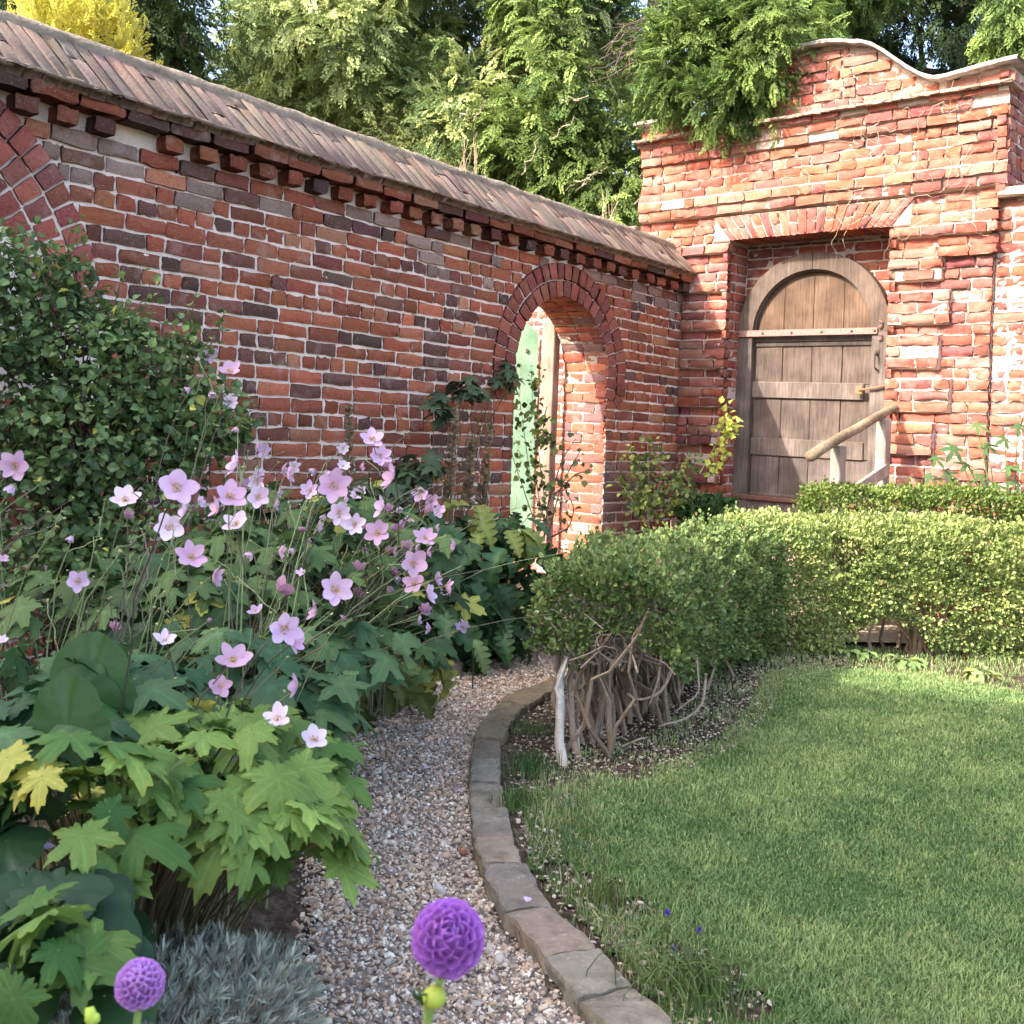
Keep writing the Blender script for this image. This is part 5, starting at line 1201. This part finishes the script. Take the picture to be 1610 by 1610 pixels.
# ------------------------------------------------------------------ pink anemones
def pw(t): return .36*math.sin(PI*min(.10+t*.86, 1))**.75
T_pet = strip(pw, 7, -.28, .22, .05, 2, 1.0)
T_pet = (T_pet[0], T_pet[1], np.clip(1+.12*(T_pet[0][:, 1:2]-.5)*A(1, 1.3, 1), .8, 1.1))
flowers = [(25, 733, 52, 0), (22, 762, 34, 4), (197, 787, 46, 5), (278, 768, 62, 0), (293, 806, 36, 1), (312, 790, 22, 1), (266, 828, 48, 0), (361, 782, 56, 5), (345, 800, 40, 1), (372, 825, 44, 5), (375, 730, 44, 1), (405, 757, 30, 0), (406, 782, 38, 0), (450, 745, 34, 2), (487, 772, 32, 0), (525, 765, 54, 0), (512, 740, 24, 4),
  (330, 558, 26, 0), (362, 585, 38, 5), (362, 632, 26, 0), (300, 610, 20, 4), (332, 615, 22, 4), (123, 914, 38, 0), (300, 877, 52, 5), (333, 907, 40, 2), (437, 867, 30, 2), (437, 930, 46, 3), (527, 927, 54, 0), (403, 962, 26, 5), (498, 962, 36, 1), (446, 990, 58, 0), (460, 1012, 38, 1), (366, 1040, 58, 5), (346, 1080, 38, 0), (470, 1077, 44, 2), (437, 1132, 50, 5),
  (494, 1163, 46, 5), (358, 1192, 36, 1), (258, 1007, 34, 5), (178, 990, 26, 3), (585, 692, 40, 5), (597, 718, 36, 0), (604, 735, 30, 3), (620, 752, 46, 1), (534, 808, 40, 0), (558, 825, 38, 0), (595, 838, 44, 0), (603, 798, 40, 1), (660, 779, 26, 0), (678, 788, 24, 0), (690, 804, 24, 0), (673, 806, 22, 3), (668, 848, 40, 5), (717, 856, 26, 2), (650, 887, 46, 0), (652, 918, 38, 0), (672, 935, 34, 1),
  (684, 912, 28, 1), (700, 922, 32, 2), (668, 962, 28, 3), (678, 988, 26, 2), (562, 937, 28, 3), (562, 897, 32, 3), (550, 868, 26, 5), (640, 862, 26, 3), (115, 842, 22, 4), (200, 812, 22, 3), (5, 880, 18, 5), (4, 1008, 20, 5), (420, 840, 22, 4), (455, 842, 24, 4), (396, 868, 24, 4)]
buds = [(540, 972, 14), (475, 832, 15), (190, 868, 10), (175, 940, 7), (115, 783, 7), (90, 828, 7), (78, 806, 8), (485, 850, 12), (618, 830, 12), (420, 1028, 13), (70, 757, 6), (165, 786, 6), (404, 735, 6), (230, 1045, 6), (408, 925, 6), (361, 925, 6), (700, 843, 7), (745, 745, 6), (300, 802, 6), (335, 990, 9), (330, 975, 12), (660, 770, 7), (600, 1000, 6), (640, 955, 6), (255, 880, 6)]
for _ in range(60):
    u_ = rng.random(); flowers.append((float(375+330*u_+rng.normal(0, 22)), float(735+170*u_+rng.normal(0, 45)), int(rng.integers(17, 26)), int(rng.choice([0, 1, 2, 2, 3, 4, 5]))))
roots = A([-1.75, 2.6], [-1.05, 2.4], [-.72, 2.35], [-.62, 2.9], [-.55, 3.6], [-.45, 4.2], [-1.35, 3.4])
alab = ['pink anemone plant at the far left edge with two open flowers above bare stems', 'pink anemone plant bearing the largest open flower left of centre', 'pink anemone plant whose flowers hang low over the bright leaves', 'pink anemone plant with wide open flowers in the middle of the border', 'pink anemone plant leaning right with a dense cluster of flowers near the path', 'pink anemone plant with flowers highest against the brick wall', 'pink anemone plant flowering in front of the tall shrub by the wall']
plants = [thing('anemone_plant', alab[i], 'plant', (r[0], r[1], .08), 'pink japanese anemones') for i, r in enumerate(roots)]
def fl_dist(d): return float(np.clip(F*.064/d, 1.65, 4.3))
pin = A([.72, .52, .72], [.78, .61, .78], [.64, .42, .58], [.84, .70, .83], [.68, .43, .61])
def stem_to(o, p, root, r_=.0016):
    k_ = .35
    while k_ < 1 and dist_poly(A(root[0]*k_+p[0]*(1-k_)), A(root[1]*k_+p[1]*(1-k_)), XL)[0] > -.12: k_ += .05
    b = A(root[0]*k_+p[0]*(1-k_)-.03+rng.normal(0, .03), root[1]*k_+p[1]*(1-k_)+rng.normal(0, .05), .1); L = p[2]-b[2]
    m_ = MB(); P = curve(b, p, 0, .004, 10, d0=(rng.normal(0, .04), rng.normal(0, .04), L*.8)); c0 = A(.11, .09, .07) if rng.random() < .35 else A(.22, .26, .12)
    tube(m_, P, np.linspace(r_*1.5, r_*.8, 10), 5, c0*rng.uniform(.7, 1.3))
    for q in range(rng.integers(0, 3)):
        i = rng.integers(5, 9); e = P[i]+A(rng.normal(0, .05), rng.normal(0, .05), rng.uniform(.03, .12)); tube(m_, curve(P[i], e, 0, .003, 5), r_*.7, 4, c0*1.1)
        V, f_, _ = T_leaf; tb = MB(); stones(m_, e[None], A(.0042), A([.3, .34, .12])*rng.uniform(.7, 1.3))
    m_.build('stem', M_stem, o)
for (px, py, d, kind) in flowers:
    Y = fl_dist(d if kind in (0, 5, 1) or d > 36 else max(d, 30)); Y *= rng.uniform(.97, 1.03)
    Y = min(Y, 1.95 if py > 1000 else 2.35 if py > 850 and px < 540 else 2.3 if px < 345 and py > 660 else 9); p = U(px, py, Y)
    if px < 140: k = 0
    elif 290 <= px < 385 and py < 650: k = 6
    elif px < 345 and py > 700 and py < 1000: k = 1
    elif py > 985 and px < 520: k = 2
    elif px < 550: k = 3
    elif py < 850 and px < 640: k = 5
    else: k = 4
    if k == 0 and px > 60: k = 1
    o = plants[k]; R = d/F*Y/2*1.02
    toc = norm(A(0, 0, HCAM)-p)
    fn = {0: toc+A(rng.normal(0, .22), 0, .15+rng.normal(0, .15)), 5: toc*.75+A(rng.normal(0, .25), 0, .75), 1: toc*.35+A(rng.choice([-1, 1])*.8, 0, .25), 2: toc*.12+A(rng.choice([.9, 1, -.8]), .1, -.05), 3: -toc*.6+A(rng.normal(0, .4), 0, .5), 4: toc*.3+A(rng.normal(0, .5), 0, -.6)}[kind]
    fn = norm(fn); up = norm(np.cross(fn, rdir(1)[0])); side = np.cross(fn, up)
    n = rng.choice([5, 6, 6, 7]); mb = MB(); a = np.arange(n)*2*PI/n+rng.uniform(0, 6)+rng.normal(0, .09, n); elev = rng.normal(.16 if kind != 4 else 1.0, .12, n)
    if kind in (1, 2): elev += .15
    if kind == 3: elev += .35
    Yd = np.cos(a)[:, None]*up+np.sin(a)[:, None]*side+np.sin(elev)[:, None]*fn; Nd = fn-Yd*0.2
    base = pin[rng.choice(5, p=[.3, .3, .1, .2, .1])] if kind in (0, 5) else pin[rng.choice([0, 2, 4])]
    if kind == 3: base = A(.52, .28, .40)
    if kind == 4: base = A(.62, .46, .60)
    Bf = frames(Yd, np.repeat(Nd[None] if Nd.ndim == 1 else Nd, 1, 0)); S = np.stack([R*rng.uniform(.85, 1.15, n)*(1.1 if n < 6 else .95), R*rng.uniform(.88, 1.1, n), np.full(n, R)], 1)
    inst(mb, T_pet, p+fn*np.arange(n)[:, None]*.0004+norm(Yd)*R*.06, Bf, S, vary(base, n, .05, .02)); fo_ = mb.build('flower', M_petal, o, True)
    if kind != 3:
        mc_ = MB(); c_ = p+fn*R*.13; stones(mc_, c_[None], A(R*.13), A([.45, .50, .12])); q = 34; a = rng.uniform(0, 2*PI, q); rr = R*rng.uniform(.17, .27, q)
        e = p+fn*(R*.13)+(np.cos(a)*rr)[:, None]*up+(np.sin(a)*rr)[:, None]*side; stones(mc_, e, np.full(q, R*.045), np.repeat(A([.80, .48, .10]), q, 0)*rng.uniform(.8, 1.1, (q, 1)), .6)
        mc_.build('flower_centre', M_petal, fo_)
    stem_to(o, p-fn*.003, roots[k])
for (px, py, d) in buds:
    Y = 2.0+rng.uniform(0, .5) if px < 400 else 2.5+rng.uniform(0, .8); p = U(px, py, Y); R = d/F*Y/2
    k = 0 if px < 140 else 1 if px < 345 else 3 if px < 550 else 4; mb = MB(); stones(mb, np.repeat(p[None], 2, 0), A(R, R*.9), np.repeat(A([.40, .22, .32]) if d > 11 else A([.34, .38, .14]), 2, 0))
    mb.build('bud', M_petal, plants[k], True); stem_to(plants[k], p, roots[k], .0014)
for i, o in enumerate(plants):         # flowerless stems and small leaves
    for j in range(9):
        r = roots[i]; p = A(r[0]+rng.normal(.0, .3), r[1]+rng.normal(-.1, .25), rng.uniform(.55, .95)); stem_to(o, p, r, .0013)
petal_on(85, 1328, 1.5, .03, 'white fallen petal resting on a green leaf at lower left')

# ------------------------------------------------------------------ grey santolina shrub at the bottom
gs = thing('lavender_bush', 'silvery grey lavender bush with bare twigs at the bottom left', 'shrub', (-.45, 1.7, .05)); mb = MB(); ms_ = MB()
T_needle = kite(.16, .0, .02)
lb = [(P3(330, 1620, 1.55), (.17, .13, .13)), (P3(200, 1660, 1.45), (.15, .12, .13)), (P3(400, 1600, 1.75), (.10, .12, .12)), (P3(120, 1650, 1.45), (.12, .1, .10)), (P3(300, 1540, 1.75), (.14, .08, .08))]
for (c, r) in lb:
    p, d = shell(300, c, r, .35, -.3)
    for i in range(len(p)):
        e = p[i]; b = A(*c)-A(0, 0, r[2]*.9)+rng.normal(0, .03, 3); 
        if i % 2 == 0: tube(ms_, curve(b, e, 0, .006, 5), np.linspace(.0022, .001, 5), 3, A(.22, .18, .14)*rng.uniform(.6, 1.6))
        k = rng.integers(9, 16); y = norm(d[i]+A(0, 0, .6)+rng.normal(0, .55, (k, 3)))
        inst(mb, T_needle, e+y*.002-d[i]*rng.uniform(0, .02, (k, 1)), frames(y, rdir(k)), .020*rng.uniform(.6, 1.3, k), mixc((.22, .27, .20), (.48, .54, .47), rng.random(k))*rng.uniform(.7, 1.1))
mb.build('foliage', M_leaf, gs); ms_.build('twigs', M_bark, gs)

# ------------------------------------------------------------------ pompon dahlias
V = []; C = []
for t, w_, z in ((0, .10, 0), (.35, .32, .02), (.7, .46, .10), (.92, .42, .22), (1.0, .22, .27)):
    for j in range(-3, 4):
        u = j/3; V.append([math.sin(u*1.35)*w_, t+.0, z*.4+(1-math.cos(u*1.45))*w_*1.15]); g = .38+.72*t if abs(j) < 3 else .7+.5*t; C.append([g, g*(.9+.1*t), g])
i, j = np.meshgrid(np.arange(4), np.arange(6), indexing='ij')
T_floret = (np.array(V), [np.stack([i*7+j, i*7+j+1, (i+1)*7+j+1, (i+1)*7+j], -1).reshape(-1, 4)], np.array(C))
def dahlia(px, py, d, Y, label, col, axis, stem_px, nf=150, bud=None):
    p = U(px, py, Y); R = d/F*Y/2; o = thing('dahlia', label, 'flower', (p[0], p[1], 0), 'pompon dahlias'); axis = norm(A(*axis))
    k = np.arange(nf)+.5; phi = np.arccos(1-1.80*k/nf); th = PI*(1+5**.5)*k
    x_ = norm(np.cross(axis, A(.3, .9, .1))); y_ = np.cross(axis, x_)
    D = (np.cos(th)*np.sin(phi))[:, None]*x_+(np.sin(th)*np.sin(phi))[:, None]*y_+np.cos(phi)[:, None]*axis
    back = norm(D+axis*.0)
    # each floret grows outwards, its open side turned to the flower's axis
    tang = norm(axis-D*(D@axis)[:, None]+rng.normal(0, .02, D.shape)); s_ = R*(.48+.10*np.sin(np.minimum(phi, PI/2)))
    mb = MB(); inst(mb, T_floret, p+D*R*(.61+rng.normal(0, .012, (nf, 1))), frames(norm(D*1.0+tang*.18+rng.normal(0, .05, D.shape)), norm(tang+rng.normal(0, .10, D.shape))), np.stack([s_*.92, np.full(nf, R*.40), s_*.92], 1), vary(col, nf, .05, .02))
    hd = mb.build('flower_head', M_petal, o, True)
    mc_ = MB(); th_ = np.linspace(0, PI, 10); ring_ = []
    for a in th_:
        for b in np.linspace(0, 2*PI, 16, endpoint=False): ring_.append(p+A(math.sin(a)*math.cos(b), math.sin(a)*math.sin(b), math.cos(a))*R*.68)
    ii, jj = np.meshgrid(np.arange(9), np.arange(16), indexing='ij'); mc_.add(np.array(ring_), [np.stack([ii*16+jj, ii*16+(jj+1) % 16, (ii+1)*16+(jj+1) % 16, (ii+1)*16+jj], -1).reshape(-1, 4)], A(*col)*.7); mc_.build('flower_core', M_petal, hd, True)
    m_ = MB(); q = U(*stem_px, Y*1.0); b = A(q[0]-.02, q[1]+.02, .02)
    tube(m_, np.concatenate([curve(b, q, 0, .004, 8), curve(q, p-A(0, 0, R*.8), 0, 0, 4)[1:]]), .0032*Y/.9, 8, (.25, .36, .10)); m_.build('stem', M_stem, o, True)
    m_ = MB(); a = np.linspace(0, 2*PI, 7)[:-1]; dd = np.stack([np.cos(a), np.sin(a), -.2+0*a], 1); inst(m_, T_leaf, np.repeat((p-A(0, 0, R*.86))[None], 6, 0), frames(dd, np.repeat(A([0, 0, 1]), 6, 0)), R*.42, (.14, .26, .07)); m_.build('sepals', M_leaf, o)
    if bud:
        m_ = MB(); bp = U(bud[0], bud[1], Y-.01); r_ = bud[2]/F*Y
        ring_ = [bp+A(math.sin(a)*math.cos(b_), math.sin(a)*math.sin(b_), math.cos(a)*.9)*r_ for a in np.linspace(0, PI, 9) for b_ in np.linspace(0, 2*PI, 14, endpoint=False)]
        ii, jj = np.meshgrid(np.arange(8), np.arange(14), indexing='ij'); m_.add(np.array(ring_), [np.stack([ii*14+jj, ii*14+(jj+1) % 14, (ii+1)*14+(jj+1) % 14, (ii+1)*14+jj], -1).reshape(-1, 4)], (.42, .50, .07))
        tube(m_, curve(bp-A(.004, 0, .03), bp, 0, 0, 4), .002, 6, (.2, .3, .08)); bo_ = m_.build('bud', M_stem, o, True)
        m_ = MB(); n = 7; a = np.linspace(0, 2*PI, n+1)[:-1]; dd = norm(np.stack([np.cos(a)*.8-.5, np.sin(a)*.8, .8+0*a], 1)); inst(m_, T_leaf, np.repeat((bp-A(r_*.7, 0, r_*.5))[None], n, 0), frames(dd, dd*0+A(-1, -.5, 0)), r_*1.6, (.05, .13, .04)); m_.build('sepals', M_leaf, o)
    return o
dahlia(705, 1475, 116, .86, 'large deep purple pompon dahlia in front of the gravel path', (.62, .27, .76), (.05, -.75, .62), (672, 1580), 84, (683, 1568, 19))
dahlia(220, 1548, 76, 1.05, 'smaller lilac pompon dahlia in front of the grey lavender', (.70, .40, .80), (-.1, -.35, .95), (213, 1625), 104)
m_ = MB(); p = U(142, 1603, 1.0); stones(m_, p[None]+rng.normal(0, .002, (3, 3)), A(.010, .009, .009), np.repeat(A([.45, .58, .08]), 3, 0)); tube(m_, curve((p[0], p[1], 0), p, 0, .003, 6), .003, 6, (.2, .3, .1))
tag(m_.build('dahlia_bud', M_stem, None, True, loc=(p[0], p[1], 0)), 'yellow green bud cut by the bottom edge left of the lilac dahlia', 'bud')

# ------------------------------------------------------------------ added house, unseen behind the viewer, placed only to shade the near garden
hs = thing('added_shade_house', 'tall brick house added unseen behind the viewer so its roof shades the near garden', 'house', (-9.7, -6, 0)); E_ = norm(A(.92, -.39, 0)); Pn = norm(A(.39, .92, 0))
hc0 = A(-12.1, -.6, 0); q0, q1 = -5.2, 8.6
def hb_(q, p, z): return hc0*A(1, 1, 0)+E_*q+Pn*p+A(0, 0, z)
mw = MB(); V = [hb_(q, p, z) for q in (q0, q1) for p, z in ((-5, -.1), (1.5, -.1), (1.5, 9.1), (-2, 11.2), (-5, 9.1))]
mw.add(np.array(V), [np.array([[0, 1, 6, 5], [1, 2, 7, 6], [4, 0, 5, 9]]), np.array([[0, 1, 2, 3, 4], [5, 6, 7, 8, 9]])], (.3, .13, .09)); 
mr_ = MB(); V = [hb_(q, p, z) for q in (q0-.3, q1+.3) for p, z in ((1.9, 8.9), (0, 11.72), (-5.4, 8.9), (-5.4, 8.7), (0, 11.5), (1.9, 8.7))]
mr_.add(np.array(V), [np.array([[i, (i+1) % 6, 6+(i+1) % 6, 6+i] for i in range(6)]), np.array([[0, 1, 2, 3, 4, 5], [6, 7, 8, 9, 10, 11]])], (.14, .08, .06))
mw.build('wall', M_brick, hs); mr_.build('roof', M_brick, hs)
M_glass = mat('window_glass', .1, attr=False, color=(.05, .06, .07), spec=.5)
for q in np.arange(q0+1.5, q1-1, 2.4):
    for z in (1.6, 4.4, 7.2):
        m_ = MB(); box(m_, hb_(q, 1.51, z), (1.1, .06, 1.7), [E_, Pn, [0, 0, 1]], (.8, .8, .78), 0, .01); f_ = m_.build('window', M_petal, hs)
        m_ = MB(); box(m_, hb_(q, 1.55, z), (.9, .03, 1.5), [E_, Pn, [0, 0, 1]], (.1, .1, .1)); m_.build('pane', M_glass, f_)

for k, (px, py, l_) in enumerate(((1425, 1030, 'pale green rosette of weeds at the sunny back edge of the lawn'), (1340, 1015, 'small weed with an upright pale spike beside the hedge foot'), (1535, 1050, 'low weed at the right hand end of the lawn edge'), (1180, 1010, 'leafy weeds in the shade between the hedge ends'))):
    p = G(px, py+18, .02); leafy('weed', l_, 'weed', tuple(p), [(tuple(p+A(0, 0, .03)), (.10, .05, .03))], 26, .07, ((.14, .24, .07), (.34, .45, .16)), [T_leaf], M_leaf, inner=.1, stalks=.2, upper=-.2)
